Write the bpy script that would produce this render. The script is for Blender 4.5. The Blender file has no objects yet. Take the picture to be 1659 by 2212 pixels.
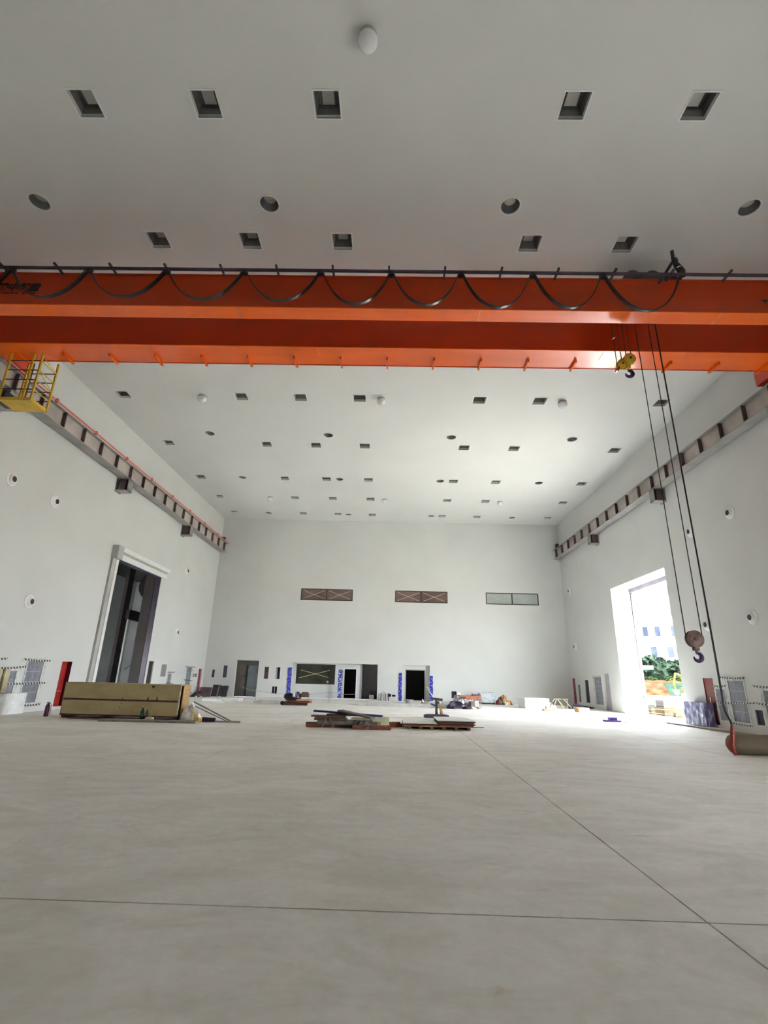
import bpy, math, random
from mathutils import Matrix, Vector

random.seed(7)
S = bpy.context.scene
C = S.collection
XL, XR, H, D = -12.953, 12.408, 12.743, 36.045      # left wall, right wall, ceiling, back wall
YF = -16.0                                            # wall behind the camera
R = math.radians

# ------------------------------------------------------------------ camera
def make_camera():
    f, p, r, w = 1068.747, 0.32203983, 0.02615181, -0.01988657
    fw = Vector((math.sin(w) * math.cos(p), math.cos(w) * math.cos(p), math.sin(p)))
    rt = Vector((math.cos(w), -math.sin(w), 0)); up = rt.cross(fw)
    rt2 = math.cos(r) * rt + math.sin(r) * up
    up2 = -math.sin(r) * rt + math.cos(r) * up
    cd = bpy.data.cameras.new('camera'); co = bpy.data.objects.new('camera', cd); C.objects.link(co)
    cd.sensor_fit = 'HORIZONTAL'; cd.sensor_width = 36.0; cd.lens = f / 1659 * 36.0
    cd.clip_start = 0.05; cd.clip_end = 600
    b = -fw
    co.matrix_world = Matrix(((rt2.x, up2.x, b.x, 0), (rt2.y, up2.y, b.y, 0), (rt2.z, up2.z, b.z, 1.5), (0, 0, 0, 1)))
    S.camera = co
make_camera()

# ------------------------------------------------------------------ world, sun, portals, exposure
SKY = 19.0
w = bpy.data.worlds.new('sky'); S.world = w; w.use_nodes = True
nt = w.node_tree; nt.nodes.clear()
bg = nt.nodes.new('ShaderNodeBackground'); ow = nt.nodes.new('ShaderNodeOutputWorld')
bg.inputs['Color'].default_value = (0.86, 0.935, 1.0, 1); bg.inputs['Strength'].default_value = SKY
nt.links.new(bg.outputs[0], ow.inputs[0])
w.cycles.sampling_method = 'MANUAL'; w.cycles.sample_map_resolution = 64
sun = bpy.data.lights.new('sun', 'SUN'); so = bpy.data.objects.new('sun', sun); C.objects.link(so)
sun.energy = 44.0; sun.angle = R(2.0); sun.color = (1.0, 0.97, 0.92)
sd = Vector((-0.10, 0.50, -0.86)).normalized()        # direction the sunlight travels, along the door wall
so.rotation_euler = sd.to_track_quat('-Z', 'Y').to_euler()
def portal(name, loc, sx, sy, normal):                # sampling guide in an opening, gives no light of its own
    l = bpy.data.lights.new(name, 'AREA'); o = bpy.data.objects.new(name, l); C.objects.link(o)
    l.shape = 'RECTANGLE'; l.size = sx; l.size_y = sy; l.cycles.is_portal = True
    o.location = loc; o.rotation_euler = Vector(normal).to_track_quat('-Z', 'Y').to_euler()
portal('door_portal', (XR + 1.2, 25.29, 3.28), 5.8, 6.56, (-1, 0, 0))
portal('added_door_portal', (XR + 1.2, 4.6, 1.45), 3.6, 2.9, (-1, 0, 0))
portal('added_side_opening_portal', (-16.0, 20.35, 1.5), 2.4, 3.0, (0, 1, 0))
S.view_settings.view_transform = 'Standard'; S.view_settings.look = 'None'
S.view_settings.gamma = 1.0; S.view_settings.use_curve_mapping = False
S.view_settings.exposure = 0.88
S.cycles.max_bounces = 8; S.cycles.diffuse_bounces = 6; S.cycles.glossy_bounces = 3
S.cycles.use_adaptive_sampling = True; S.cycles.adaptive_threshold = 0.2; S.cycles.adaptive_min_samples = 16
S.cycles.transparent_max_bounces = 6; S.cycles.caustics_reflective = False; S.cycles.caustics_refractive = False
S.cycles.sample_clamp_indirect = 6.0
S.cycles.use_denoising = True

# ------------------------------------------------------------------ materials
M = {}
def pm(name, col, rough=0.6, metal=0.0, var=0.06, scale=3.0, bump=0.0, bscale=40.0, col2=None, stretch=(1, 1, 1), spec=0.5, detail=2.0):
    m = bpy.data.materials.new(name); m.use_nodes = True; t = m.node_tree; N = t.nodes; Lk = t.links
    b = N['Principled BSDF']
    b.inputs['Roughness'].default_value = rough; b.inputs['Metallic'].default_value = metal
    b.inputs['Specular IOR Level'].default_value = spec
    tc = N.new('ShaderNodeTexCoord'); mp = N.new('ShaderNodeMapping'); mp.inputs['Scale'].default_value = stretch
    Lk.new(tc.outputs['Object'], mp.inputs['Vector'])
    nz = N.new('ShaderNodeTexNoise'); nz.inputs['Scale'].default_value = scale; nz.inputs['Detail'].default_value = detail
    Lk.new(mp.outputs[0], nz.inputs['Vector'])
    cr = N.new('ShaderNodeValToRGB'); e = cr.color_ramp.elements
    c2 = col2 if col2 else tuple(max(0, c * (1 - 2.2 * var)) for c in col)
    c1 = tuple(min(1, c * (1 + var)) for c in col)
    e[0].position = 0.32; e[0].color = (*c2, 1); e[1].position = 0.62; e[1].color = (*c1, 1)
    Lk.new(nz.outputs['Fac'], cr.inputs[0]); Lk.new(cr.outputs[0], b.inputs['Base Color'])
    if bump:
        n2 = N.new('ShaderNodeTexNoise'); n2.inputs['Scale'].default_value = bscale; n2.inputs['Detail'].default_value = 3
        Lk.new(mp.outputs[0], n2.inputs['Vector'])
        bp = N.new('ShaderNodeBump'); bp.inputs['Strength'].default_value = bump; bp.inputs['Distance'].default_value = 0.02
        Lk.new(n2.outputs['Fac'], bp.inputs['Height']); Lk.new(bp.outputs[0], b.inputs['Normal'])
    M[name] = m
    return m
pm('wall_paint', (0.65, 0.655, 0.635), 0.7, var=0.012, scale=0.6, detail=1.0)
pm('ceiling_paint', (0.72, 0.72, 0.70), 0.75, var=0.01, scale=0.4, detail=1.0)
pm('joint_dark', (0.055, 0.04, 0.035), 0.9, var=0.1)
pm('white_paint', (0.80, 0.81, 0.79), 0.5, var=0.02)
pm('grey_trim', (0.45, 0.44, 0.42), 0.5, var=0.04)
pm('room_grey', (0.60, 0.61, 0.62), 0.8, var=0.05, scale=1)
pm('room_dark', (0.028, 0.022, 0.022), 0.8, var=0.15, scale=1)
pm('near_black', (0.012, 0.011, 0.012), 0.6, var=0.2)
pm('void_navy', (0.014, 0.011, 0.03), 0.6, var=0.1)
pm('dark_plum', (0.028, 0.017, 0.038), 0.5, var=0.1)
pm('girder_shaded', (0.50, 0.045, 0.005), 0.3, var=0.05, scale=0.8, stretch=(0.3, 2, 2), spec=0.3)  # crane orange made darker and redder, shade on the webs put into the colour
pm('crane_paint', (0.90, 0.135, 0.003), 0.15, var=0.05, scale=0.8, stretch=(0.3, 2, 2))
pm('crane_red', (0.62, 0.055, 0.018), 0.32, var=0.05, scale=0.8)
pm('yellow_paint', (0.66, 0.42, 0.025), 0.4, var=0.06)
pm('rail_steel', (0.09, 0.075, 0.10), 0.45, 0.4, var=0.1)
pm('black_rubber', (0.018, 0.016, 0.018), 0.30, var=0.15)
pm('dark_steel', (0.045, 0.035, 0.06), 0.35, 0.5, var=0.15)
pm('hook_steel', (0.06, 0.03, 0.11), 0.45, 0.2, var=0.15)
pm('block_brown', (0.15, 0.075, 0.06), 0.5, 0.1, var=0.2, scale=12)
pm('rope_steel', (0.06, 0.055, 0.065), 0.5, 0.5, var=0.1)
pm('trolley_brown', (0.10, 0.075, 0.05), 0.6, 0.2, var=0.15)
pm('beam_web', (0.47, 0.415, 0.375), 0.65, var=0.08, scale=1.2)
pm('beam_flange', (0.34, 0.325, 0.31), 0.6, var=0.06, scale=1.2)
pm('stiffener_brown', (0.10, 0.06, 0.06), 0.6, var=0.1)
pm('rail_red', (0.72, 0.20, 0.15), 0.45, var=0.05)
pm('lamp_housing', (0.26, 0.25, 0.24), 0.5, 0.3, var=0.1, scale=6)
pm('lamp_glass', (0.60, 0.57, 0.54), 0.25, var=0.05)
pm('bezel_grey', (0.16, 0.16, 0.175), 0.45, 0.2, var=0.1)
pm('lens_pale', (0.58, 0.54, 0.47), 0.3, var=0.05)
pm('dome_white', (0.86, 0.86, 0.88), 0.18, var=0.02)
pm('nozzle_white', (0.84, 0.84, 0.83), 0.4, var=0.02)
pm('hydrant_brick', (0.20, 0.03, 0.02), 0.4, var=0.06)
pm('hydrant_red', (0.34, 0.015, 0.008), 0.35, var=0.06)
pm('hydrant_maroon', (0.26, 0.02, 0.045), 0.4, var=0.08)
pm('extinguisher_red', (0.09, 0.006, 0.035), 0.3, var=0.1)
pm('chrome', (0.75, 0.75, 0.76), 0.2, 0.9, var=0.03)
pm('panel_slate', (0.125, 0.135, 0.185), 0.5, var=0.10, scale=9)
pm('panel_line', (0.52, 0.53, 0.55), 0.5, var=0.05)
pm('plywood', (0.46, 0.37, 0.185), 0.75, var=0.05, scale=2, stretch=(1, 1, 2.5), bump=0.1, bscale=30)
pm('plywood_warm', (0.40, 0.24, 0.085), 0.7, var=0.1, scale=3, stretch=(1, 1, 4))
pm('wood_dark', (0.075, 0.03, 0.022), 0.7, var=0.2, scale=6, stretch=(1, 4, 4))
pm('wood_brown', (0.19, 0.10, 0.06), 0.7, var=0.2, scale=5, stretch=(1, 5, 5))
pm('wood_red', (0.24, 0.075, 0.045), 0.65, var=0.18, scale=5, stretch=(1, 5, 5))
pm('wood_pale', (0.62, 0.54, 0.36), 0.7, var=0.1, scale=5, stretch=(1, 5, 5))
pm('wood_grey', (0.26, 0.23, 0.20), 0.75, var=0.15, scale=5, stretch=(1, 5, 5))
pm('board_blue', (0.022, 0.03, 0.16), 0.45, var=0.1)
pm('board_plum', (0.12, 0.08, 0.085), 0.6, var=0.12, scale=4)
pm('sheet_white', (0.78, 0.77, 0.74), 0.5, var=0.03)
pm('stand_violet', (0.135, 0.115, 0.17), 0.4, 0.2, var=0.08)
pm('strap_orange', (0.75, 0.30, 0.03), 0.5, var=0.1)
pm('strap_yellow', (0.80, 0.62, 0.12), 0.5, var=0.1)
pm('table_rust', (0.40, 0.15, 0.09), 0.55, var=0.15, scale=5)
pm('leg_grey', (0.36, 0.30, 0.30), 0.5, 0.2, var=0.1)
pm('bin_grey', (0.52, 0.56, 0.60), 0.35, var=0.08, scale=4)
pm('box_white', (0.86, 0.87, 0.88), 0.5, var=0.015)
pm('box_side', (0.40, 0.37, 0.34), 0.7, var=0.06)
pm('bag_white', (0.78, 0.74, 0.74), 0.4, var=0.08, scale=8)
pm('cardboard', (0.50, 0.28, 0.12), 0.8, var=0.1)
pm('box_cream', (0.82, 0.80, 0.52), 0.6, var=0.04)
pm('purple_plastic', (0.16, 0.07, 0.42), 0.4, var=0.1)
pm('sheet_brown', (0.13, 0.085, 0.08), 0.7, var=0.2, scale=3)
pm('sheet_dark', (0.05, 0.04, 0.05), 0.6, var=0.2, scale=3)
pm('roll_brown', (0.155, 0.118, 0.072), 0.65, var=0.1, scale=2, stretch=(0.3, 3, 3))
pm('pendant_red', (0.27, 0.03, 0.018), 0.35, var=0.08)
pm('frame_dark', (0.035, 0.025, 0.03), 0.5, var=0.1)
pm('glass_plum', (0.17, 0.125, 0.115), 0.12, var=0.12, scale=0.9)
pm('glass_pale', (0.40, 0.44, 0.42), 0.12, var=0.05, scale=0.7)
pm('glass_olive', (0.045, 0.045, 0.032), 0.10, var=0.2, scale=1.0)
pm('tape_cream', (0.55, 0.48, 0.30), 0.6, var=0.1)
pm('door_green', (0.03, 0.055, 0.055), 0.25, var=0.2, scale=1.2)
pm('door_bronze', (0.085, 0.07, 0.055), 0.4, var=0.15, scale=1.2)
pm('lilac_panel', (0.36, 0.34, 0.36), 0.6, var=0.03)
pm('concrete_kerb', (0.60, 0.59, 0.57), 0.8, var=0.08, scale=3)
pm('text_black', (0.02, 0.012, 0.012), 0.5, var=0.1)
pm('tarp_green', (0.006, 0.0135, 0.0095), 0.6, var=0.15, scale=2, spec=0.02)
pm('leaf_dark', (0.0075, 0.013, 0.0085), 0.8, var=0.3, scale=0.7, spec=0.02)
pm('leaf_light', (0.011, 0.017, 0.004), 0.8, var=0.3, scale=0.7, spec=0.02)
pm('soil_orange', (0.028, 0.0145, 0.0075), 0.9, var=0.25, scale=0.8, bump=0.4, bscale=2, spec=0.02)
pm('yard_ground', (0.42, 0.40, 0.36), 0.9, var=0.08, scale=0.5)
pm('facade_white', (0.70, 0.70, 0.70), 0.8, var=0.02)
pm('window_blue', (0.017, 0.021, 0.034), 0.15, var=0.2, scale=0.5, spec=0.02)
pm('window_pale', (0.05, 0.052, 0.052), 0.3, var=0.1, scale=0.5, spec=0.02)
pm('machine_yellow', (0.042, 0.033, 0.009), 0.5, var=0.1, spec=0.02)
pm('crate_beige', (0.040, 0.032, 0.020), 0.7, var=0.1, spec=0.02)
pm('bottle_green', (0.02, 0.05, 0.025), 0.2, var=0.15)

def floor_material():
    m = bpy.data.materials.new('concrete_floor'); m.use_nodes = True; t = m.node_tree; N = t.nodes; Lk = t.links
    b = N['Principled BSDF']; b.inputs['Specular IOR Level'].default_value = 0.3; tc = N.new('ShaderNodeTexCoord')
    def noise(scale, stretch, detail, rough=0.5, dist=0.0):
        mp = N.new('ShaderNodeMapping'); mp.inputs['Scale'].default_value = stretch; Lk.new(tc.outputs['Object'], mp.inputs[0])
        n = N.new('ShaderNodeTexNoise'); n.inputs['Scale'].default_value = scale; n.inputs['Detail'].default_value = detail
        n.inputs['Roughness'].default_value = rough; n.inputs['Distortion'].default_value = dist
        Lk.new(mp.outputs[0], n.inputs['Vector']); return n
    def ramp(n, p0, c0, p1, c1):
        r = N.new('ShaderNodeValToRGB'); e = r.color_ramp.elements
        e[0].position, e[1].position = p0, p1; e[0].color = (*c0, 1); e[1].color = (*c1, 1)
        Lk.new(n.outputs['Fac'], r.inputs[0]); return r
    a = ramp(noise(0.42, (0.8, 1.25, 1), 4, 0.62, 0.8), 0.3, (0.80, 0.78, 0.73), 0.68, (0.92, 0.905, 0.875))
    s = ramp(noise(0.9, (0.75, 1.35, 1), 4, 0.66, 1.8), 0.36, (0.70, 0.655, 0.58), 0.58, (1, 1, 1))
    g = ramp(noise(9, (1, 1, 1), 3, 0.7), 0.3, (0.90, 0.89, 0.87), 0.7, (1.0, 1.0, 1.0))
    mx = N.new('ShaderNodeMix'); mx.data_type = 'RGBA'; mx.blend_type = 'MULTIPLY'; mx.inputs[0].default_value = 0.34
    Lk.new(a.outputs[0], mx.inputs[6]); Lk.new(s.outputs[0], mx.inputs[7])
    m2 = N.new('ShaderNodeMix'); m2.data_type = 'RGBA'; m2.blend_type = 'MULTIPLY'; m2.inputs[0].default_value = 0.8
    Lk.new(mx.outputs[2], m2.inputs[6]); Lk.new(g.outputs[0], m2.inputs[7])
    st = ramp(noise(1.1, (0.7, 1.5, 1), 3, 0.6, 2.2), 0.64, (1, 1, 1), 0.76, (0.80, 0.69, 0.57))
    m3 = N.new('ShaderNodeMix'); m3.data_type = 'RGBA'; m3.blend_type = 'MULTIPLY'; m3.inputs[0].default_value = 0.75
    Lk.new(m2.outputs[2], m3.inputs[6]); Lk.new(st.outputs[0], m3.inputs[7])
    Lk.new(m3.outputs[2], b.inputs['Base Color'])
    b.inputs['Roughness'].default_value = 0.72
    M['concrete_floor'] = m
floor_material()

def stripe_material(name, ca, cb, freq, vec):
    m = bpy.data.materials.new(name); m.use_nodes = True; t = m.node_tree; N = t.nodes; Lk = t.links
    b = N['Principled BSDF']; b.inputs['Roughness'].default_value = 0.5
    tc = N.new('ShaderNodeTexCoord'); dp = N.new('ShaderNodeVectorMath'); dp.operation = 'DOT_PRODUCT'; dp.inputs[1].default_value = vec
    Lk.new(tc.outputs['Object'], dp.inputs[0])
    mu = N.new('ShaderNodeMath'); mu.operation = 'MULTIPLY'; mu.inputs[1].default_value = freq; Lk.new(dp.outputs['Value'], mu.inputs[0])
    fr = N.new('ShaderNodeMath'); fr.operation = 'FRACT'; Lk.new(mu.outputs[0], fr.inputs[0])
    gt = N.new('ShaderNodeMath'); gt.operation = 'GREATER_THAN'; gt.inputs[1].default_value = 0.45; Lk.new(fr.outputs[0], gt.inputs[0])
    mx = N.new('ShaderNodeMix'); mx.data_type = 'RGBA'; mx.inputs[6].default_value = (*ca, 1); mx.inputs[7].default_value = (*cb, 1)
    Lk.new(gt.outputs[0], mx.inputs[0]); Lk.new(mx.outputs[2], b.inputs['Base Color']); M[name] = m
stripe_material('hazard_tape', (0.66, 0.64, 0.52), (0.012, 0.012, 0.014), 7.0, (0, 1, 0.9))

def patch_material(name, ca, cb, scale, thr, rough=0.35, stretch=(1, 1, 1)):
    m = bpy.data.materials.new(name); m.use_nodes = True; t = m.node_tree; N = t.nodes; Lk = t.links
    b = N['Principled BSDF']; b.inputs['Roughness'].default_value = rough
    tc = N.new('ShaderNodeTexCoord'); mp = N.new('ShaderNodeMapping'); mp.inputs['Scale'].default_value = stretch
    Lk.new(tc.outputs['Object'], mp.inputs[0])
    n = N.new('ShaderNodeTexNoise'); n.inputs['Scale'].default_value = scale; n.inputs['Detail'].default_value = 3
    Lk.new(mp.outputs[0], n.inputs['Vector'])
    r = N.new('ShaderNodeValToRGB'); e = r.color_ramp.elements
    e[0].position = thr; e[0].color = (*ca, 1); e[1].position = thr + 0.06; e[1].color = (*cb, 1)
    Lk.new(n.outputs['Fac'], r.inputs[0]); Lk.new(r.outputs[0], b.inputs['Base Color']); M[name] = m
patch_material('blue_film', (0.025, 0.035, 0.36), (0.45, 0.50, 0.85), 7, 0.58, stretch=(1, 1, 1.6))
patch_material('blue_film_torn', (0.03, 0.035, 0.33), (0.60, 0.64, 0.88), 8, 0.50, stretch=(1, 1, 1.4))
patch_material('wrap_blue', (0.17, 0.17, 0.36), (0.52, 0.53, 0.72), 5, 0.52, 0.25, (3, 3, 0.8))
patch_material('tank_film', (0.44, 0.48, 0.51), (0.58, 0.62, 0.64), 4, 0.45, 0.3, (1, 1, 2))

def film_material():
    m = bpy.data.materials.new('clear_film'); m.use_nodes = True; t = m.node_tree; N = t.nodes; Lk = t.links
    b = N['Principled BSDF']; b.inputs['Base Color'].default_value = (0.80, 0.82, 0.82, 1); b.inputs['Roughness'].default_value = 0.25
    out = N['Material Output']; tr = N.new('ShaderNodeBsdfTransparent'); mx = N.new('ShaderNodeMixShader')
    tc = N.new('ShaderNodeTexCoord'); mp = N.new('ShaderNodeMapping'); mp.inputs['Scale'].default_value = (4, 4, 1.2); Lk.new(tc.outputs['Object'], mp.inputs[0])
    n = N.new('ShaderNodeTexNoise'); n.inputs['Scale'].default_value = 3; n.inputs['Detail'].default_value = 5; n.inputs['Distortion'].default_value = 1.5
    Lk.new(mp.outputs[0], n.inputs['Vector'])
    r = N.new('ShaderNodeMapRange'); r.inputs[1].default_value = 0.35; r.inputs[2].default_value = 0.72; r.inputs[3].default_value = 0.03; r.inputs[4].default_value = 0.42
    Lk.new(n.outputs['Fac'], r.inputs[0]); Lk.new(r.outputs[0], mx.inputs[0]); Lk.new(tr.outputs[0], mx.inputs[1]); Lk.new(b.outputs[0], mx.inputs[2])
    Lk.new(mx.outputs[0], out.inputs[0]); M['clear_film'] = m
film_material()

# ------------------------------------------------------------------ mesh helpers
class MB:
    def __init__(s): s.v = []; s.f = []; s.m = []
    def _add(s, vs, fs, mi=0):
        k = len(s.v); s.v += [tuple(q) for q in vs]; s.f += [tuple(i + k for i in f) for f in fs]; s.m += [mi] * len(fs); return s
    def quad(s, a, b, c, d, mi=0): return s._add((a, b, c, d), ((0, 1, 2, 3),), mi)
    def box(s, x0, x1, y0, y1, z0, z1, mi=0):
        return s._add([(x0, y0, z0), (x1, y0, z0), (x1, y1, z0), (x0, y1, z0), (x0, y0, z1), (x1, y0, z1), (x1, y1, z1), (x0, y1, z1)],
                      [(0, 3, 2, 1), (4, 5, 6, 7), (0, 1, 5, 4), (1, 2, 6, 5), (2, 3, 7, 6), (3, 0, 4, 7)], mi)
    def obox(s, c, size, rz=0.0, rx=0.0, ry=0.0, mi=0):
        mt = Matrix.Translation(c) @ Matrix.Rotation(rz, 4, 'Z') @ Matrix.Rotation(ry, 4, 'Y') @ Matrix.Rotation(rx, 4, 'X')
        a, b, h = size[0] / 2, size[1] / 2, size[2] / 2
        p = [mt @ Vector(q) for q in ((-a, -b, -h), (a, -b, -h), (a, b, -h), (-a, b, -h), (-a, -b, h), (a, -b, h), (a, b, h), (-a, b, h))]
        return s._add(p, [(0, 3, 2, 1), (4, 5, 6, 7), (0, 1, 5, 4), (1, 2, 6, 5), (2, 3, 7, 6), (3, 0, 4, 7)], mi)
    def tube(s, pts, r, n=8, caps=True, flat=None):
        """sweep; r may be a number or a list; flat=(wy, t) sweeps a flat strip with width wy across Y"""
        pts = [Vector(p) for p in pts]; k = len(pts); rs = r if isinstance(r, (list, tuple)) else [r] * k
        base = len(s.v); prev = None
        for i, p in enumerate(pts):
            d = (pts[min(i + 1, k - 1)] - pts[max(i - 1, 0)]).normalized()
            if prev is None:
                ref = Vector((0, 1, 0)) if abs(d.y) < 0.9 else Vector((1, 0, 0))
                u = (ref - d * ref.dot(d)).normalized()
            else:
                u = (prev - d * prev.dot(d)).normalized()
            prev = u; v = d.cross(u)
            if flat:
                a, b = flat[0] / 2, flat[1] / 2
                ring = [p + u * a + v * b, p - u * a + v * b, p - u * a - v * b, p + u * a - v * b]
            else:
                ring = [p + (u * math.cos(2 * math.pi * j / n) + v * math.sin(2 * math.pi * j / n)) * rs[i] for j in range(n)]
            s.v += [tuple(q) for q in ring]
        if flat: n = 4
        for i in range(k - 1):
            for j in range(n):
                a = base + i * n + j; b = base + i * n + (j + 1) % n
                s.f.append((a, b, b + n, a + n)); s.m.append(0)
        if caps:
            s.f.append(tuple(base + j for j in reversed(range(n)))); s.m.append(0)
            s.f.append(tuple(base + (k - 1) * n + j for j in range(n))); s.m.append(0)
        return s
    def lathe(s, prof, c=(0, 0, 0), axis='Z', n=20, mi=0):
        base = len(s.v); k = len(prof)
        for (r, h) in prof:
            for j in range(n):
                a = 2 * math.pi * j / n; x, y = r * math.cos(a), r * math.sin(a)
                q = (x, y, h) if axis == 'Z' else ((h, x, y) if axis == 'X' else (y, h, x))
                s.v.append((q[0] + c[0], q[1] + c[1], q[2] + c[2]))
        for i in range(k - 1):
            for j in range(n):
                a = base + i * n + j; b = base + i * n + (j + 1) % n
                s.f.append((a, b, b + n, a + n)); s.m.append(mi)
        s.f.append(tuple(base + j for j in reversed(range(n)))); s.m.append(mi)
        s.f.append(tuple(base + (k - 1) * n + j for j in range(n))); s.m.append(mi)
        return s
    def prism(s, pts, d):
        """closed outline of 3D points pushed along vector d"""
        n = len(pts); d = Vector(d); a = [Vector(p) for p in pts]
        return s._add(a + [p + d for p in a], [tuple(reversed(range(n))), tuple(range(n, 2 * n))] + [(i, (i + 1) % n, n + (i + 1) % n, n + i) for i in range(n)])
    def build(s, name, mat, parent=None, smooth=False, bevel=0.0, at=None):
        me = bpy.data.meshes.new(name); me.from_pydata(s.v, [], s.f)
        mats = mat if isinstance(mat, (list, tuple)) else [mat]
        for q in mats: me.materials.append(M[q])
        if len(mats) > 1: me.polygons.foreach_set('material_index', s.m)
        if smooth:
            me.polygons.foreach_set('use_smooth', [True] * len(me.polygons))
        me.update()
        o = bpy.data.objects.new(name, me); C.objects.link(o)
        if smooth and len(me.polygons) > 0:
            try: me.set_sharp_from_angle(angle=R(40))
            except Exception: pass
        if bevel:
            b = o.modifiers.new('edge', 'BEVEL'); b.width = bevel; b.segments = 2; b.limit_method = 'ANGLE'
        if parent: adopt(o, parent)
        return o
def adopt(o, parent):
    o.parent = parent; o.matrix_parent_inverse = Matrix.Translation(world_loc(parent)).inverted()
def world_loc(o):
    l = Vector(o.location); p = o.parent
    if p is not None: l = Matrix(o.matrix_parent_inverse) @ l; l = l + world_loc(p)
    return l
def tag(o, label, cat, group=None, kind=None):
    if label: o['label'] = label
    if cat: o['category'] = cat
    if group: o['group'] = group
    if kind: o['kind'] = kind
    return o
def thing(name, label, cat, loc=(0, 0, 0), group=None):
    o = bpy.data.objects.new(name, None); C.objects.link(o); o.location = loc; o.empty_display_size = 0.2
    return tag(o, label, cat, group)
def struct(o, label=None, cat=None):
    o['kind'] = 'structure'
    if label: o['label'] = label
    if cat: o['category'] = cat
    return o
def copy_tree(o, parent=None):
    c = o.copy(); C.objects.link(c); c.parent = parent
    for ch in list(o.children): copy_tree(ch, c)
    return c
ORD = ['first', 'second', 'third', 'fourth', 'fifth', 'sixth', 'seventh', 'eighth', 'ninth', 'tenth', 'eleventh', 'twelfth', 'thirteenth', 'fourteenth', 'fifteenth', 'sixteenth']

# ------------------------------------------------------------------ structure: floor slabs
fl = struct(MB().box(XL - 0.3, XR + 1.25, YF - 0.3, D + 0.62, -0.20, -0.025).build('floor', 'joint_dark'), 'pale dusty concrete floor of the hall with thin slab joints', 'floor')
xs = [XL - 0.05, -8.85, -3.35, 2.15, 7.65, XR + 0.05]
ys = [YF - 0.05, -13.1, -7.4, -1.70, 4.02, 9.70, 15.45, 21.2, 26.9, 32.6, D + 0.05]
g = 0.008
for i in range(len(xs) - 1):
    for j in range(len(ys) - 1):
        MB().box(xs[i] + g, xs[i + 1] - g, ys[j] + g, ys[j + 1] - g, -0.03, 0).build('slab', 'concrete_floor', fl)
struct(MB().box(XR + 0.05, XR + 1.25, 2.8, 6.4, -0.02, 0.0).build('trim_threshold_added', 'concrete_floor'), 'concrete threshold of the added, unseen nearer doorway', 'threshold')
struct(MB().box(XR + 0.05, XR + 1.25, 22.39, 28.19, -0.02, 0.0).build('trim_threshold', 'concrete_floor'), 'bright concrete threshold inside the big doorway', 'threshold')

# ------------------------------------------------------------------ structure: walls with openings
def holed(axis, c, out, thick, u0, u1, v0, v1, holes, through):
    """wall in plane axis=c; out = +1/-1 direction away from the room; holes=(ua,ub,va,vb,depth)"""
    mb = MB()
    def P(u, v, d=0.0):
        return (c + out * d, u, v) if axis == 'x' else (u, c + out * d, v)
    def face(hs, d):
        us = sorted({u0, u1, *[q for h in hs for q in h[:2]]}); vs = sorted({v0, v1, *[q for h in hs for q in h[2:4]]})
        for a, b in zip(us, us[1:]):
            for e, f in zip(vs, vs[1:]):
                mu, mv = (a + b) / 2, (e + f) / 2
                if any(h[0] < mu < h[1] and h[2] < mv < h[3] for h in hs): continue
                mb.quad(P(a, e, d), P(b, e, d), P(b, f, d), P(a, f, d))
    face(holes, 0.0)
    th = [h for h in holes if h in through]
    face(th, thick)
    for h in holes:
        a, b, e, f, dp = h
        for (p, q) in (((a, e), (b, e)), ((b, e), (b, f)), ((b, f), (a, f)), ((a, f), (a, e))):
            mb.quad(P(*p), P(*q), P(*q, dp), P(*p, dp))
        if h not in th: mb.quad(P(a, e, dp), P(b, e, dp), P(b, f, dp), P(a, f, dp))
    for (p, q) in (((u0, v0), (u1, v0)), ((u1, v0), (u1, v1)), ((u1, v1), (u0, v1)), ((u0, v1), (u0, v0))):
        mb.quad(P(*p), P(*q), P(*q, thick), P(*p, thick))
    return mb
# left wall
LD = (22.62, 27.40, -0.03, 6.50, 0.30)               # big dark doorway
l_red1 = (20.27, 20.92, 0.10, 1.78, 0.20); l_mesh = (18.33, 19.17, 0.31, 1.74, 0.06); l_small = (17.34, 17.88, 0.65, 1.39, 0.06)
l_d2 = (27.62, 28.20, 0.02, 2.01, 0.09); l_n2 = (29.21, 29.88, 1.22, 1.88, 0.28); l_p3 = (30.20, 30.66, 0.62, 1.38, 0.06)
l_p4 = (32.93, 33.72, 0.32, 1.76, 0.06); l_s1 = (34.05, 34.36, 1.19, 1.41, 0.12); l_s2 = (34.46, 34.83, 1.19, 1.41, 0.12); l_red2 = (35.02, 35.64, 0.12, 1.74, 0.10)
struct(holed('x', XL, -1, 0.30, YF, D, -0.05, H + 0.02, [LD, l_red1, l_mesh, l_small, l_d2, l_n2, l_p3, l_p4, l_s1, l_s2, l_red2], [LD]).build('wall_left', 'wall_paint'),
       'tall white painted side wall with the dark open doorway', 'wall')
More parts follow.
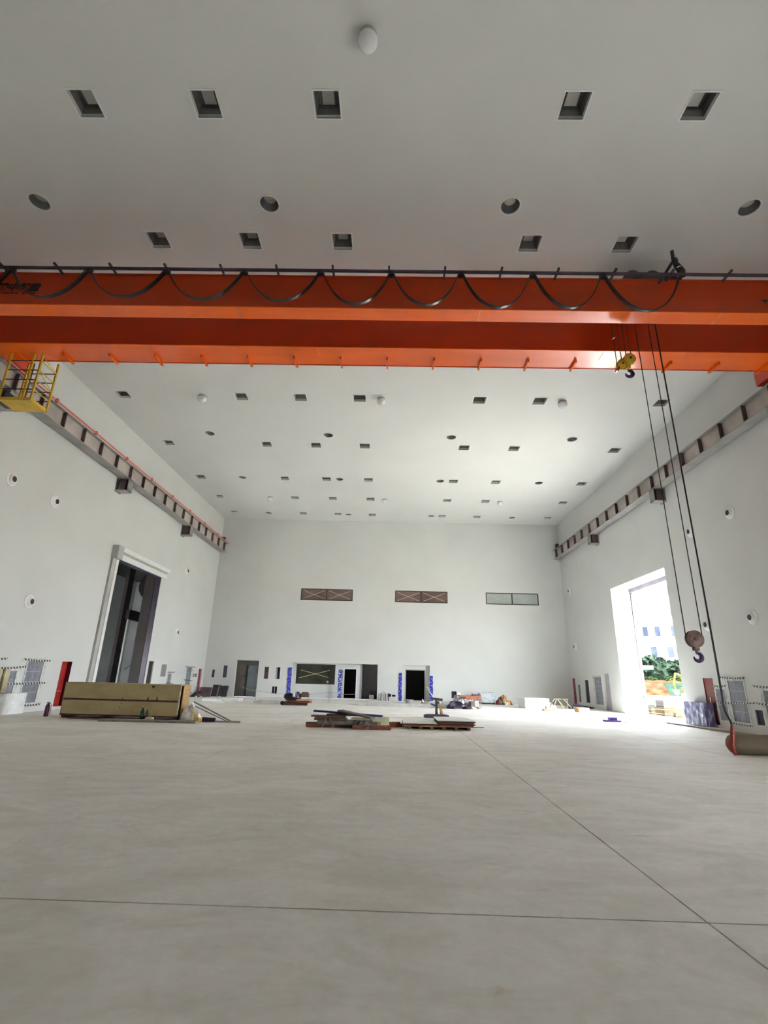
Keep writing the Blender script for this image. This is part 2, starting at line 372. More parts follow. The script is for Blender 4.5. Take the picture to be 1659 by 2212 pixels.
# right wall
RD = (22.39, 28.19, -0.03, 6.56, 1.18); RD2 = (2.8, 6.4, -0.03, 2.9, 1.18)        # second, lower doorway added out of view to brighten the near hall
r_grey = (29.73, 30.53, 0.01, 2.01, 0.12); r_mesh = (30.80, 31.88, 0.28, 1.81, 0.06); r_dark = (32.88, 33.55, 0.30, 1.64, 0.08); r_nar = (34.31, 34.76, 0.27, 1.36, 0.06)
r_red2 = (35.20, 35.84, 0.12, 1.75, 0.10); r_red1 = (20.25, 20.88, 0.10, 1.78, 0.06); r_small = (19.61, 20.14, 0.29, 1.39, 0.06); r_large = (18.52, 19.37, 0.30, 1.69, 0.06)
r_dn = (17.85, 18.23, 0.29, 0.76, 0.07); r_p5 = (16.90, 17.64, 0.29, 1.39, 0.06)
struct(holed('x', XR, 1, 1.18, YF, D, -0.05, H + 0.02, [RD, RD2, r_grey, r_mesh, r_dark, r_nar, r_red2, r_red1, r_small, r_large, r_dn, r_p5], [RD, RD2]).build('wall_right', 'wall_paint'),
       'tall white painted side wall with the sunlit open doorway', 'wall')
# back wall
bA = (-12.41, -12.21, 1.19, 1.70, 0.18); bB = (-11.66, -11.35, 1.20, 2.0, 0.18); bC = (-10.78, -9.18, -0.03, 2.37, 0.35)
bD = (-8.77, -8.45, 1.19, 1.98, 0.18); bE = (-7.96, -7.65, 1.19, 1.97, 0.25); bF = (-8.12, -7.76, 0.25, 0.70, 0.2)
bG = (-6.82, -0.87, -0.03, 2.32, 0.45); bN = (0.86, 2.74, -0.03, 2.33, 0.32); bs1 = (-0.18, 0.09, 0.24, 0.42, 0.12); bs2 = (0.15, 0.39, 0.25, 0.38, 0.12); bO = (4.22, 4.57, 0.25, 0.70, 0.15)
W1 = (-6.62, -2.83, 6.67, 7.51, 0.10); W2 = (0.25, 4.05, 6.67, 7.51, 0.10); W3 = (6.82, 10.61, 6.67, 7.51, 0.10)
struct(holed('y', D, 1, 0.55, XL - 0.55, XR + 1.18, -0.05, H + 0.02, [bA, bB, bC, bD, bE, bF, bG, bN, bs1, bs2, bO, W1, W2, W3], [bC, bG, bN]).build('wall_back', 'wall_paint'),
       'white end wall with three high windows and doorways below', 'wall')
# wall behind the camera; small unseen doorway added for rear light
FD = (-0.5, 0.5, -0.03, 2.1, 0.5)
struct(holed('y', YF, -1, 0.5, XL - 0.55, XR + 1.18, -0.05, H + 0.02, [FD], [FD]).build('wall_front', 'wall_paint'), 'white end wall with an added, unseen doorway behind the viewpoint', 'wall')

# ------------------------------------------------------------------ structure: ceiling with light openings
SX = [-11.70, -6.61, -4.07, -1.54, 3.56, 6.10, 11.20]
SROWS = [(7.05, SX[1:6]), (10.46, SX[1:6]), (18.45, SX), (23.03, SX), (27.62, SX), (31.04, SX), (34.40, SX)]
RX = [-9.16, -3.28, 2.77, 8.66]; RROWS = [9.34, 21.90, 27.62, 34.43]
HS, RR_ = 0.26, 0.24
def ceiling():
    sq = [(x - HS, x + HS, y - HS, y + HS) for y, cols in SROWS for x in cols]
    rd = [(x - 0.27, x + 0.27, y - 0.27, y + 0.27) for y in RROWS for x in RX]
    u0, u1, v0, v1 = XL - 0.55, XR + 1.18, YF - 0.5, D + 0.55
    mb = MB(); hs = sq + rd
    us = sorted({u0, u1, *[round(q, 4) for h in hs for q in h[:2]]}); vs = sorted({v0, v1, *[round(q, 4) for h in hs for q in h[2:4]]})
    for a, b in zip(us, us[1:]):
        for e, f in zip(vs, vs[1:]):
            mu, mv = (a + b) / 2, (e + f) / 2
            if any(h[0] < mu < h[1] and h[2] < mv < h[3] for h in hs): continue
            mb.quad((a, e, H), (a, f, H), (b, f, H), (b, e, H))
    n = 24
    for h in rd:
        cx, cy = (h[0] + h[1]) / 2, (h[2] + h[3]) / 2
        for j in range(n):
            q = []
            for k in (j, j + 1):
                a = 2 * math.pi * k / n; ca, sa = math.cos(a), math.sin(a); m = 0.27 / max(abs(ca), abs(sa))
                q.append(((cx + RR_ * ca, cy + RR_ * sa, H), (cx + m * ca, cy + m * sa, H)))
            mb.quad(q[0][0], q[1][0], q[1][1], q[0][1])
    mb.quad((u0, v0, H + 0.6), (u1, v0, H + 0.6), (u1, v1, H + 0.6), (u0, v1, H + 0.6))
    for (p, q) in (((u0, v0), (u1, v0)), ((u1, v0), (u1, v1)), ((u1, v1), (u0, v1)), ((u0, v1), (u0, v0))):
        mb.quad((*p, H), (*q, H), (*q, H + 0.6), (*p, H + 0.6))
    struct(mb.build('ceiling', 'ceiling_paint'), 'flat white ceiling dotted with recessed lights', 'ceiling')
ceiling()

# square recessed lights
def square_light():
    t = thing('recessed_square_light', None, 'ceiling light')
    mb = MB(); a, b, z = HS, 0.295, -0.012
    for k in range(4):
        c, s_ = [(1, 0), (0, 1), (-1, 0), (0, -1)][k]
        def q(x, y): return (x * c - y * s_, x * s_ + y * c)
        mb._add([(*q(-b, -b), z), (*q(b, -b), z), (*q(a, -a), z), (*q(-a, -a), z), (*q(-b, -b), 0.0), (*q(b, -b), 0.0), (*q(a, -a), 0.02), (*q(-a, -a), 0.02)],
                [(0, 3, 2, 1), (0, 1, 5, 4), (2, 3, 7, 6)])
    for (p, q) in (((-a, -a), (a, -a)), ((a, -a), (a, a)), ((a, a), (-a, a)), ((-a, a), (-a, -a))):
        mb.quad((*p, 0.0), (*q, 0.0), (*q, 0.10), (*p, 0.10))
    mb.build('trim_frame', 'white_paint', t)
    mb = MB(); h = 0.36; i = 0.20
    for (p, q) in (((-a, -a), (a, -a)), ((a, -a), (a, a)), ((a, a), (-a, a)), ((-a, a), (-a, -a))):
        mb.quad((*p, 0.10), (*q, 0.10), (q[0] * 0.86, q[1] * 0.86, h), (p[0] * 0.86, p[1] * 0.86, h))
    mb.quad((-a * .86, -a * .86, h), (a * .86, -a * .86, h), (a * .86, a * .86, h), (-a * .86, a * .86, h))
    mb.build('housing', 'lamp_housing', t)
    MB().box(-0.13, 0.13, -0.17, 0.19, h - 0.075, h - 0.005).build('lamp_panel', 'lamp_glass', t, bevel=0.01)
    MB().box(-0.15, 0.15, -0.19, -0.175, h - 0.09, h - 0.005).box(-0.15, 0.15, 0.195, 0.21, h - 0.09, h - 0.005).box(-0.15, -0.135, -0.175, 0.195, h - 0.09, h - 0.005).box(0.135, 0.15, -0.175, 0.195, h - 0.09, h - 0.005).build('lamp_frame', 'bezel_grey', t)
    return t
rown = ['row nearest the viewer', 'row just before the crane', 'first row beyond the crane', 'second row beyond the crane', 'third row beyond the crane', 'second row from the end wall', 'row closest to the end wall']
proto = square_light(); first = True
for (y, cols), rn in zip(SROWS, rown):
    for k, x in enumerate(cols):
        o = proto if first else copy_tree(proto); first = False
        o.location = (x, y, H)
        o['label'] = 'square recessed ceiling light, %s, %s from left' % (rn, ORD[k])
        o['group'] = 'square recessed ceiling lights'
def round_light():
    t = thing('recessed_downlight', None, 'downlight')
    MB().lathe([(RR_ + 0.035, -0.004), (RR_ + 0.03, -0.014), (RR_ - 0.005, -0.014), (RR_ - 0.008, 0.03)], n=28).v
    mb = MB(); n = 28
    prof = [(RR_ + 0.03, 0.0), (RR_ + 0.028, -0.014), (RR_ - 0.006, -0.014), (RR_ - 0.01, 0.02)]
    def rings(mb, prof):
        base = len(mb.v)
        for r, z in prof:
            for j in range(n): mb.v.append((r * math.cos(2 * math.pi * j / n), r * math.sin(2 * math.pi * j / n), z))
        for i in range(len(prof) - 1):
            for j in range(n):
                a = base + i * n + j; b = base + i * n + (j + 1) % n; mb.f.append((a, b, b + n, a + n)); mb.m.append(0)
        return mb
    rings(mb, prof).build('trim_ring', 'white_paint', t, smooth=True)
    rings(MB(), [(RR_, 0.0), (0.20, 0.12), (0.14, 0.20)]).build('reflector_cone', 'bezel_grey', t, smooth=True)
    MB().lathe([(0.15, 0.19), (0.13, 0.175), (0.06, 0.162), (0.001, 0.16)], n=n).build('lens', 'lens_pale', t, smooth=True)
    return t
rown = ['row before the crane', 'row midway beyond the crane', 'third row from the viewer', 'row closest to the end wall']
proto = round_light(); first = True
for y, rn in zip(RROWS, rown):
    for k, x in enumerate(RX):
        o = proto if first else copy_tree(proto); first = False
        o.location = (x, y, H)
        o['label'] = 'round recessed ceiling downlight, %s, %s from left' % (rn, ORD[k]); o['group'] = 'round recessed downlights'
def dome():
    t = thing('ceiling_dome', None, 'ceiling dome')
    MB().lathe([(0.10, 0.0), (0.175, 0.0), (0.175, -0.05), (0.15, -0.07)], n=24).build('mount_ring', 'grey_trim', t, smooth=True)
    pr = [(0.155, -0.06), (0.19, -0.11)] + [(0.19 * math.cos(a), -0.13 - 0.17 * math.sin(a)) for a in [R(q) for q in (0, 18, 36, 54, 72, 86)]]
    MB().lathe(pr, n=24).build('dome_cover', 'dome_white', t, smooth=True)
    return t
proto = dome(); first = True
for (x, y), lb in zip([(-0.64, 5.9), (-8.28, 18.46), (-0.61, 18.46), (7.06, 18.48), (-8.26, 31.05), (-0.59, 31.05), (7.08, 31.06)],
                      ['large white dome hanging from ceiling nearest the viewer', 'white ceiling dome beyond the crane, left of its row', 'white ceiling dome beyond the crane, middle of its row', 'white ceiling dome beyond the crane, right of its row',
                       'tiny white ceiling dome near end wall, left of its row', 'tiny white ceiling dome near end wall, middle of its row', 'tiny white ceiling dome near end wall, right of its row']):
    o = proto if first else copy_tree(proto); first = False
    o.location = (x, y, H); o['label'] = lb; o['group'] = 'white ceiling domes'

# ------------------------------------------------------------------ rooms behind the openings
def shell(name, x0, x1, y0, y1, z0, z1, mat, skip, label):
    mb = MB(); p = {'x0': ((x0, y0, z0), (x0, y1, z0), (x0, y1, z1), (x0, y0, z1)), 'x1': ((x1, y0, z0), (x1, y0, z1), (x1, y1, z1), (x1, y1, z0)),
                    'y0': ((x0, y0, z0), (x0, y0, z1), (x1, y0, z1), (x1, y0, z0)), 'y1': ((x0, y1, z0), (x1, y1, z0), (x1, y1, z1), (x0, y1, z1)),
                    'z0': ((x0, y0, z0), (x1, y0, z0), (x1, y1, z0), (x0, y1, z0)), 'z1': ((x0, y0, z1), (x0, y1, z1), (x1, y1, z1), (x1, y0, z1))}
    for k, q in p.items():
        if k not in skip: mb.quad(*q)
    return struct(mb.build(name, mat), label, 'room')
struct(holed('y', 20.5, -1, 0.3, -18.5, XL - 0.30, -0.02, 7.8, [(-17.2, -14.8, -0.03, 3.0, 0.3)], [(-17.2, -14.8, -0.03, 3.0, 0.3)]).build('wall_side_room_end', 'room_grey'), 'end wall of the side room with an added, unseen outer opening', 'wall')  # outer opening added, hidden from view, to light the side room
struct(MB().box(-40, XL - 0.6, -10, 20.2, -0.30, -0.03).build('ground_side_added', 'yard_ground'), 'added, unseen pale yard outside the side room', 'ground')
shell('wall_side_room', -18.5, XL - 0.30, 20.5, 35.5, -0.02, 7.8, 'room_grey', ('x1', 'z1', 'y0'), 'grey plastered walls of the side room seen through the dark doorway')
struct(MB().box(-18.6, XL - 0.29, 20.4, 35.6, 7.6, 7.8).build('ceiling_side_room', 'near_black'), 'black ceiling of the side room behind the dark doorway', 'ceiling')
sr = struct(MB().box(-16.0, -15.8, 29.3, 29.9, 0, 7.6).build('trim_side_room_column', 'room_dark'), 'dark column standing in the side room', 'column')
struct(MB().box(-15.9, -15.6, 29.7, 35.4, 4.40, 4.95).build('trim_side_room_beam', 'room_dark'), 'dark horizontal beam across the side room', 'beam')
struct(MB().box(-14.1, -13.55, 27.95, 28.45, 0, 7.6).build('trim_side_room_post', 'room_dark'), 'dark brown post just inside the doorway', 'post')
struct(MB().box(-15.78, -15.7, 29.9, 30.0, 0.0, 4.4).build('trim_side_room_pipe', 'white_paint'), 'white pipe beside the dark side room column', 'pipe')
du = MB().tube([(-14.9, 35.3, 6.55), (-14.9, 32.2, 6.5), (-14.9, 31.2, 6.5), (-14.9, 30.6, 6.55)], [1.0, 1.0, 1.0, 0.9], 16).build('air_duct', 'near_black', smooth=True)
tag(du, 'black round duct hanging in the dark side room', 'duct')
tag(MB().tube([(-15.5, 32.7, 3.0), (-15.5, 31.6, 2.35), (-15.5, 30.6, 1.75), (-15.5, 30.1, 1.55)], 0.02, 6).build('slack_cable', 'black_rubber'), 'thin dark cable drooping across the side room wall', 'cable')
tag(MB().obox((-14.6, 27.2, 0.35), (1.3, 1.7, 0.7)).box(-15.1, -14.1, 26.5, 27.9, 0.70, 0.82).build('covered_crate', 'room_grey'), 'grey covered crate inside the dark doorway', 'crate')
tag(MB().box(-14.4, -14.1, 28.9, 29.25, 0, 0.95).box(-14.36, -14.14, 28.95, 29.2, 0.95, 1.05).build('white_canister', 'white_paint'), 'white canister on the side room floor', 'canister')
# doorway 1 frame (left)
d1 = thing('door_1', 'white framed tall open doorway in the left wall', 'doorway', (XL, 25.0, 0)); d1['kind'] = 'structure'
MB().box(XL, XL + 0.30, 22.10, 22.58, 6.40, 7.02).build('shutter_box_end', 'grey_trim', d1, bevel=0.015)
MB().box(XL, XL + 0.26, 22.58, 27.82, 6.80, 7.02).box(XL, XL + 0.10, 22.58, 27.82, 6.50, 6.80).build('header_beam', 'white_paint', d1, bevel=0.01)
MB().box(XL + 0.10, XL + 0.16, 22.70, 27.70, 6.74, 6.79).build('header_groove', 'grey_trim', d1)
MB().box(XL, XL + 0.10, 22.14, 22.40, 0, 6.42).build('jamb_outer', 'grey_trim', d1)
MB().box(XL, XL + 0.13, 22.40, 22.62, 0, 6.50).build('jamb_inner', 'white_paint', d1)
MB().box(XL - 0.29, XL - 0.02, 27.36, 27.40, 0, 6.50).build('side_guide', 'dark_plum', d1)
MB().box(XL - 0.29, XL - 0.02, 22.62, 27.40, 6.44, 6.50).build('soffit_plate', 'dark_plum', d1)

# doorway 2 (right) lining
d2 = thing('door_2', 'tall bright open doorway in the right wall', 'doorway', (XR, 25.3, 0)); d2['kind'] = 'structure'
MB().box(XR + 1.06, XR + 1.2, 28.10, 28.19, 0, 6.56).build('guide_rail', 'frame_dark', d2)
MB().box(XR + 1.0, XR + 1.2, 22.39, 28.08, 6.34, 6.56).build('lintel_track', 'stand_violet', d2)

# back wall rooms
shell('wall_corridor', -11.4, -8.4, D + 0.55, D + 3.0, -0.02, 2.9, 'room_dark', ('y0',), 'dim corridor behind the dark door in the end wall')
d3 = thing('door_3', 'dark bronze doorway at the left of the end wall', 'doorway', (-9.98, D + 0.3, 0)); d3['kind'] = 'structure'
MB().box(-10.78, -10.02, D + 0.30, D + 0.36, 0, 2.08).build('side_panel', 'door_bronze', d3)
MB().box(-10.05, -9.20, D + 0.36, D + 0.42, 0, 2.05).build('door_leaf', 'door_green', d3)
MB().box(-10.78, -9.18, D + 0.28, D + 0.38, 2.08, 2.37).build('transom_panel', 'door_bronze', d3)
MB().box(-10.10, -10.02, D + 0.26, D + 0.40, 0, 2.08).build('door_post', 'near_black', d3)
MB().box(-10.45, -10.12, D + 0.24, D + 0.28, 1.30, 1.34).build('push_bar', 'dark_steel', d3)
# recess G: inner wall with window and door, deeper bay on the right
RY = D + 0.45
struct(holed('y', RY, 1, 0.12, -6.9, -2.02, -0.05, 2.6, [(-6.60, -3.86, 0.92, 2.25, 0.12), (-3.20, -2.38, 0.05, 1.97, 0.12)], [(-6.60, -3.86, 0.92, 2.25, 0.12), (-3.20, -2.38, 0.05, 1.97, 0.12)]).build('wall_recess', 'wall_paint'),
       'white inner wall of the wide recess below the windows', 'wall')
struct(MB().box(-2.10, -1.98, RY - 0.02, RY + 1.6, 0, 2.6).box(-2.0, -0.8, RY + 1.5, RY + 1.6, 0, 2.6).box(-0.9, -0.8, RY, RY + 1.6, 0, 2.6).box(-6.9, -0.8, RY, RY + 1.6, 2.5, 2.6).box(-2.02, -0.8, RY - 0.05, RY + 1.6, -0.05, 0.03).build('wall_bay', 'lilac_panel'), 'brownish shaded bay at the end of the recess', 'wall')
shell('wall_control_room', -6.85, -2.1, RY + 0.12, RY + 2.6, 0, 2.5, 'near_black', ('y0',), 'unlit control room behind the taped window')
w4 = thing('window_4', 'wide dark window with a taped cross in the recess', 'window', (-5.23, RY, 0.92)); w4['kind'] = 'structure'
MB().box(-6.60, -3.86, RY + 0.01, RY + 0.07, 0.92, 0.97).box(-6.60, -3.86, RY + 0.01, RY + 0.07, 2.20, 2.25).box(-6.60, -6.55, RY + 0.01, RY + 0.07, 0.97, 2.20).box(-3.91, -3.86, RY + 0.01, RY + 0.07, 0.97, 2.20).build('window_frame', 'frame_dark', w4)
MB().box(-6.55, -3.91, RY + 0.035, RY + 0.05, 0.97, 2.20).build('pane', 'glass_olive', w4)
def bar(mb, a, b, wd, th):                            # flat strip on a wall facing -Y
    a, b = Vector(a), Vector(b); d = b - a; L = d.length
    return mb.obox((a + b) / 2, (L, th, wd), 0, 0, -math.atan2(d.z, d.x))
bar(MB(), (-6.30, RY + 0.028, 1.84), (-4.32, RY + 0.028, 1.38), 0.035, 0.006).build('tape_strip', 'tape_cream', w4)
bar(MB(), (-6.40, RY + 0.026, 1.30), (-4.25, RY + 0.026, 1.86), 0.035, 0.006).build('tape_strip', 'tape_cream', w4)
bar(MB(), (-6.10, RY + 0.030, 1.64), (-4.55, RY + 0.030, 1.29), 0.03, 0.004).build('tape_strip', 'glass_olive', w4)
MB().lathe([(0.06, 0), (0.075, -0.03), (0.05, -0.06), (0.001, -0.07)], (-4.36, RY + 0.03, 1.08), 'Y', 14).build('paper_disc', 'tape_cream', w4, smooth=True)
d4 = thing('door_4', 'black open door beside the taped window', 'doorway', (-2.8, RY, 0)); d4['kind'] = 'structure'
MB().box(-3.28, -3.20, RY - 0.04, RY + 0.10, 0.0, 2.03).box(-2.38, -2.30, RY - 0.04, RY + 0.10, 0.0, 2.03).box(-3.20, -2.38, RY - 0.04, RY + 0.10, 1.97, 2.03).build('door_frame', 'white_paint', d4)
# recess N
NY = D + 0.32
struct(holed('y', NY, 1, 0.2, 0.8, 2.8, -0.05, 2.5, [(1.08, 2.43, 0.03, 2.02, 0.2)], [(1.08, 2.43, 0.03, 2.02, 0.2)]).build('wall_porch', 'wall_paint'), 'white inner wall around the black doorway', 'wall')
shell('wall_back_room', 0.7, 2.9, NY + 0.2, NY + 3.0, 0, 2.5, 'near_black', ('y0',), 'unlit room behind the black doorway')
d5 = thing('door_5', 'black open doorway between two blue taped edges', 'doorway', (1.75, NY, 0)); d5['kind'] = 'structure'
MB().box(2.40, 2.46, NY - 0.03, NY + 0.2, 0.0, 2.05).box(1.05, 1.11, NY - 0.03, NY + 0.2, 0.0, 2.05).box(1.11, 2.40, NY - 0.03, NY + 0.2, 2.0, 2.05).build('door_frame', 'lilac_panel', d5)
# high windows
def high_window(k, W, mats, label, crosses):
    t = thing('window_%d' % k, label, 'window', ((W[0] + W[1]) / 2, D, W[2])); t['kind'] = 'structure'
    a, b, e, f = W[:4]; y0, y1 = D - 0.01, D + 0.06; m = (a + b) / 2; q = 0.055
    MB().box(a, b, y0, y1, e, e + q).box(a, b, y0, y1, f - q, f).box(a, a + q, y0, y1, e + q, f - q).box(b - q, b, y0, y1, e + q, f - q).box(m - q * .7, m + q * .7, y0, y1, e + q, f - q).build('window_frame', 'frame_dark', t)
    for (u0, u1), mt, cr in zip(((a + q, m - q * .7), (m + q * .7, b - q)), mats, crosses):
        p = MB().box(u0, u1, D + 0.03, D + 0.045, e + q, f - q).build('pane', mt, t)
        if cr:
            bar(MB(), (u0 + .12, D + 0.022, e + .12), (u1 - .12, D + 0.022, f - .12), 0.03, 0.005).build('tape_strip', 'tape_cream', p)
            bar(MB(), (u0 + .12, D + 0.024, f - .12), (u1 - .12, D + 0.024, e + .12), 0.03, 0.005).build('tape_strip', 'tape_cream', p)
high_window(1, W1, ('glass_plum', 'glass_plum'), 'left high window with two taped dark panes', (1, 1))
high_window(2, W2, ('glass_plum', 'glass_plum'), 'middle high window with two taped dark panes', (1, 1))
high_window(3, W3, ('glass_pale', 'glass_pale'), 'right high window with two pale panes', (1, 0))

# ------------------------------------------------------------------ recessed items on the walls
def niche_back(name, wall, h, mat, label, cat, inset=0.02):
    a, b, e, f, dp = h
    if wall == 'y': o = MB().box(a, b, D + dp - inset, D + dp, e, f)
    elif wall == 'l': o = MB().box(XL - dp, XL - dp + inset, a, b, e, f)
    else: o = MB().box(XR + dp - inset, XR + dp, a, b, e, f)
    return tag(o.build(name, mat), label, cat)
for h, m_, lb in ((bA, 'panel_slate', 'smallest dark wall niche at the left end of the back wall'), (bB, 'panel_slate', 'tall dark niche left of the bronze doorway'), (bD, 'stiffener_brown', 'dark niche just right of the bronze doorway'),
                  (bE, 'void_navy', 'dark niche nearest the first blue strip'), (bF, 'void_navy', 'low dark box opening between the bronze doorway and recess'),
                  (bs1, 'void_navy', 'small low socket box right of the recess'), (bs2, 'void_navy', 'small low socket box beside the black doorway'), (bO, 'void_navy', 'dark square opening behind the rusty worktable')):
    niche_back('wall_niche', 'y', h, m_, lb, 'niche')
MB().box(-7.95, -7.86, D + 0.08, D + 0.24, 1.19, 1.97).build('niche_liner', 'lilac_panel', [o for o in C.objects if o.get('label') == 'dark niche nearest the first blue strip'][0])
MB().box(-7.95, -7.93, D + 0.02, D + 0.18, 0.25, 0.70).build('niche_divider', 'panel_line', [o for o in C.objects if o.get('label', '').startswith('low dark box')][0])
for h, m_, lb in ((l_d2, 'frame_dark', 'narrow dark doorway just beyond the side room opening'), (l_n2, 'lilac_panel', 'shallow pale niche beyond the side room opening'),
                  (l_s1, 'void_navy', 'small socket niche beside the far red cabinet, first'), (l_s2, 'void_navy', 'small socket niche beside the far red cabinet, second')):
    niche_back('wall_niche', 'l', h, m_, lb, 'niche')
niche_back('wall_niche', 'r', r_grey, 'lilac_panel', 'tall pale grey recess beside the bright doorway', 'niche')
niche_back('wall_niche', 'r', r_dark, 'void_navy', 'dark blue niche on the far right wall', 'niche')
niche_back('wall_niche', 'r', r_dn, 'void_navy', 'low dark opening on the near right wall', 'niche')

def hydrant(side, h, label, mat, split=0.66, jamb=None):
    a, b, e, f, dp = h; sx = XL if side == 'l' else XR; o_ = -1 if side == 'l' else 1
    t = thing('hydrant_cabinet', label, 'cabinet', (sx, (a + b) / 2, e), 'red hydrant cabinets')
    def bx(d0, d1, y0, y1, z0, z1): 
        q = sorted((sx + o_ * d0, sx + o_ * d1)); return MB().box(q[0], q[1], y0, y1, z0, z1)
    d = bx(dp - 0.03, dp - 0.005, a + 0.005, b - 0.005, split + 0.008, f - 0.005).build('door', mat, t)
    bx(dp - 0.03, dp - 0.005, a + 0.005, b - 0.005, e + 0.005, split - 0.008).build('lower_door', mat, t)
    bx(dp - 0.02, dp - 0.004, a + 0.005, b - 0.005, split - 0.008, split + 0.008).build('joint_strip', 'wood_pale', t)
    hy = a + 0.14 if side == 'l' else (a + b) / 2
    bx(dp - 0.07, dp - 0.03, hy, hy + 0.05, 0.85, 1.08).build('handle', 'chrome', d)
    if jamb:
        bx(0.004, dp - 0.005, b - 0.012, b - 0.002, e, f).build('side_lining', jamb, t)
    bx(0.004, dp - 0.005, a + 0.002, a + 0.012, e, f).build('side_lining', jamb or mat, t)
hydrant('l', l_red1, 'bright red hydrant cabinet behind the plywood crate', 'hydrant_red', jamb='extinguisher_red')
hydrant('l', l_red2, 'narrow crimson hydrant cabinet in the far left corner', 'hydrant_maroon')
hydrant('r', r_red1, 'brick red hydrant cabinet right of the bright doorway', 'hydrant_brick', jamb='hydrant_maroon')
hydrant('r', r_red2, 'narrow maroon hydrant cabinet in the far right corner', 'hydrant_maroon')

def film_sheet(x, y0, y1, z0, z1, amp=0.03, sgn=1, ny=10, nz=14):
    mb = MB(); rng = random.Random(int(y0 * 100) + 3); ph = [rng.uniform(0, 6.28) for _ in range(4)]
    def P(i, j):
        y = y0 + (y1 - y0) * i / ny; z = z0 + (z1 - z0) * j / nz
        d = amp * (0.5 + 0.5 * math.sin(i * 1.9 + ph[0] + 0.7 * math.sin(j * 0.8 + ph[1]))) + amp * 0.6 * math.sin(j * 1.3 + ph[2]) * math.sin(i * .9 + ph[3])
        return (x + sgn * (0.012 + abs(d)), y + rng.uniform(-.006, .006), z + rng.uniform(-.01, .01))
    g_ = [[P(i, j) for j in range(nz + 1)] for i in range(ny + 1)]
    for i in range(ny):
        for j in range(nz): mb.quad(g_[i][j], g_[i + 1][j], g_[i + 1][j + 1], g_[i][j + 1])
    return mb
def vent_panel(side, h, label, nv=2, nh=4, film=True, fmarg=0.10):
    a, b, e, f, dp = h; sx = XL if side == 'l' else XR; o_ = -1 if side == 'l' else 1; r_ = -o_
    t = thing('wall_panel', label, 'panel', (sx, (a + b) / 2, e), 'slate wall panels under clear film')
    def bx(d0, d1, y0, y1, z0, z1):
        q = sorted((sx + o_ * d0, sx + o_ * d1)); return MB().box(q[0], q[1], y0, y1, z0, z1)
    bx(0.012, 0.04, a + 0.01, b - 0.01, e + 0.01, f - 0.01).build('panel_face', 'panel_slate', t)
    for k in range(1, nh):
        z = e + (f - e) * k / nh; bx(0.004, 0.012, a + 0.02, b - 0.02, z - 0.008, z + 0.008).build('cross_bar', 'panel_line', t)
    for k in range(1, nv):
        y = a + (b - a) * k / nv; bx(0.005, 0.012, y - 0.008, y + 0.008, e + 0.02, f - 0.02).build('upright_bar', 'panel_line', t)
    mb = MB()
    for (y0, y1, z0, z1) in ((a - .05, a, e - .05, f + .05), (b, b + .05, e - .05, f + .05), (a, b, e - .05, e), (a, b, f, f + .05)):
        q = sorted((sx, sx + r_ * 0.02)); mb.box(q[0], q[1], y0, y1, z0, z1)
    mb.build('panel_frame', 'white_paint', t)
    if film:
        film_sheet(sx + r_ * 0.02, a - fmarg, b + fmarg, e - fmarg * .6, f + fmarg, 0.03, r_).build('film_cover', 'clear_film', t, smooth=True)
vent_panel('l', l_mesh, 'tall slate panel under clear film near the fire extinguisher')
vent_panel('l', l_small, 'short slate panel at the left edge above the white cover', 1, 2)
vent_panel('l', l_p3, 'small slate panel above the crate on the left wall', 1, 2)
vent_panel('l', l_p4, 'narrow grey wrapped panel beside the far left corner', 2, 5)
vent_panel('r', r_mesh, 'grey wrapped panel beside the tall pale recess', 2, 6)
vent_panel('r', r_nar, 'slim grey panel beside the maroon hydrant cabinet', 1, 1, False)
vent_panel('r', r_small, 'short slate panel beside the brick red cabinet', 1, 2)
vent_panel('r', r_large, 'tall slate panel under wrinkled film near the pendant', 2, 4)
vent_panel('r', r_p5, 'slate panel at the right edge of the view', 1, 2)
def tape(side, y0, z0, y1, z1, label, wd=0.06, mat='hazard_tape'):
    sx = XL + 0.075 if side == 'l' else XR - 0.075
    n = max(3, int(abs(y1 - y0) / 0.2)); pts = []
    for i in range(n + 1):
        u = i / n; pts.append((sx + (0.012 if side == 'l' else -0.012) * math.sin(u * 9), y0 + (y1 - y0) * u, z0 + (z1 - z0) * u - 0.03 * math.sin(u * math.pi)))
    mb = MB()
    for p, q in zip(pts, pts[1:]):
        mb._add([(p[0] - .004, p[1], p[2] - wd / 2), (q[0] - .004, q[1], q[2] - wd / 2), (q[0] - .004, q[1], q[2] + wd / 2), (p[0] - .004, p[1], p[2] + wd / 2),
                 (p[0] + .004, p[1], p[2] - wd / 2), (q[0] + .004, q[1], q[2] - wd / 2), (q[0] + .004, q[1], q[2] + wd / 2), (p[0] + .004, p[1], p[2] + wd / 2)],
                [(0, 1, 2, 3), (7, 6, 5, 4), (3, 2, 6, 7), (4, 5, 1, 0), (0, 3, 7, 4), (1, 5, 6, 2)])
    tag(mb.build('hazard_tape', mat), label, 'tape', 'hazard tapes on the side walls')
tape('l', 18.0, 1.79, 19.45, 1.78, 'striped hazard tape across the top of the tall left panel')
tape('l', 16.6, 1.48, 18.2, 1.54, 'striped hazard tape above the short left panel')
tape('l', 16.6, 1.0, 19.43, 0.99, 'long striped hazard tape across both left panels', 0.06)
tape('l', 18.38, 0.26, 19.42, 0.25, 'striped hazard tape along the bottom of the tall left panel')
tape('l', 16.3, 1.79, 17.2, 1.78, 'striped hazard tape high at the left edge')
tape('l', 30.1, 1.47, 30.95, 1.48, 'dark tape above the small panel over the crate', 0.05, 'leg_grey')
tape('l', 29.9, 0.86, 30.95, 0.86, 'dark tape below the small panel over the crate', 0.03, 'stiffener_brown')
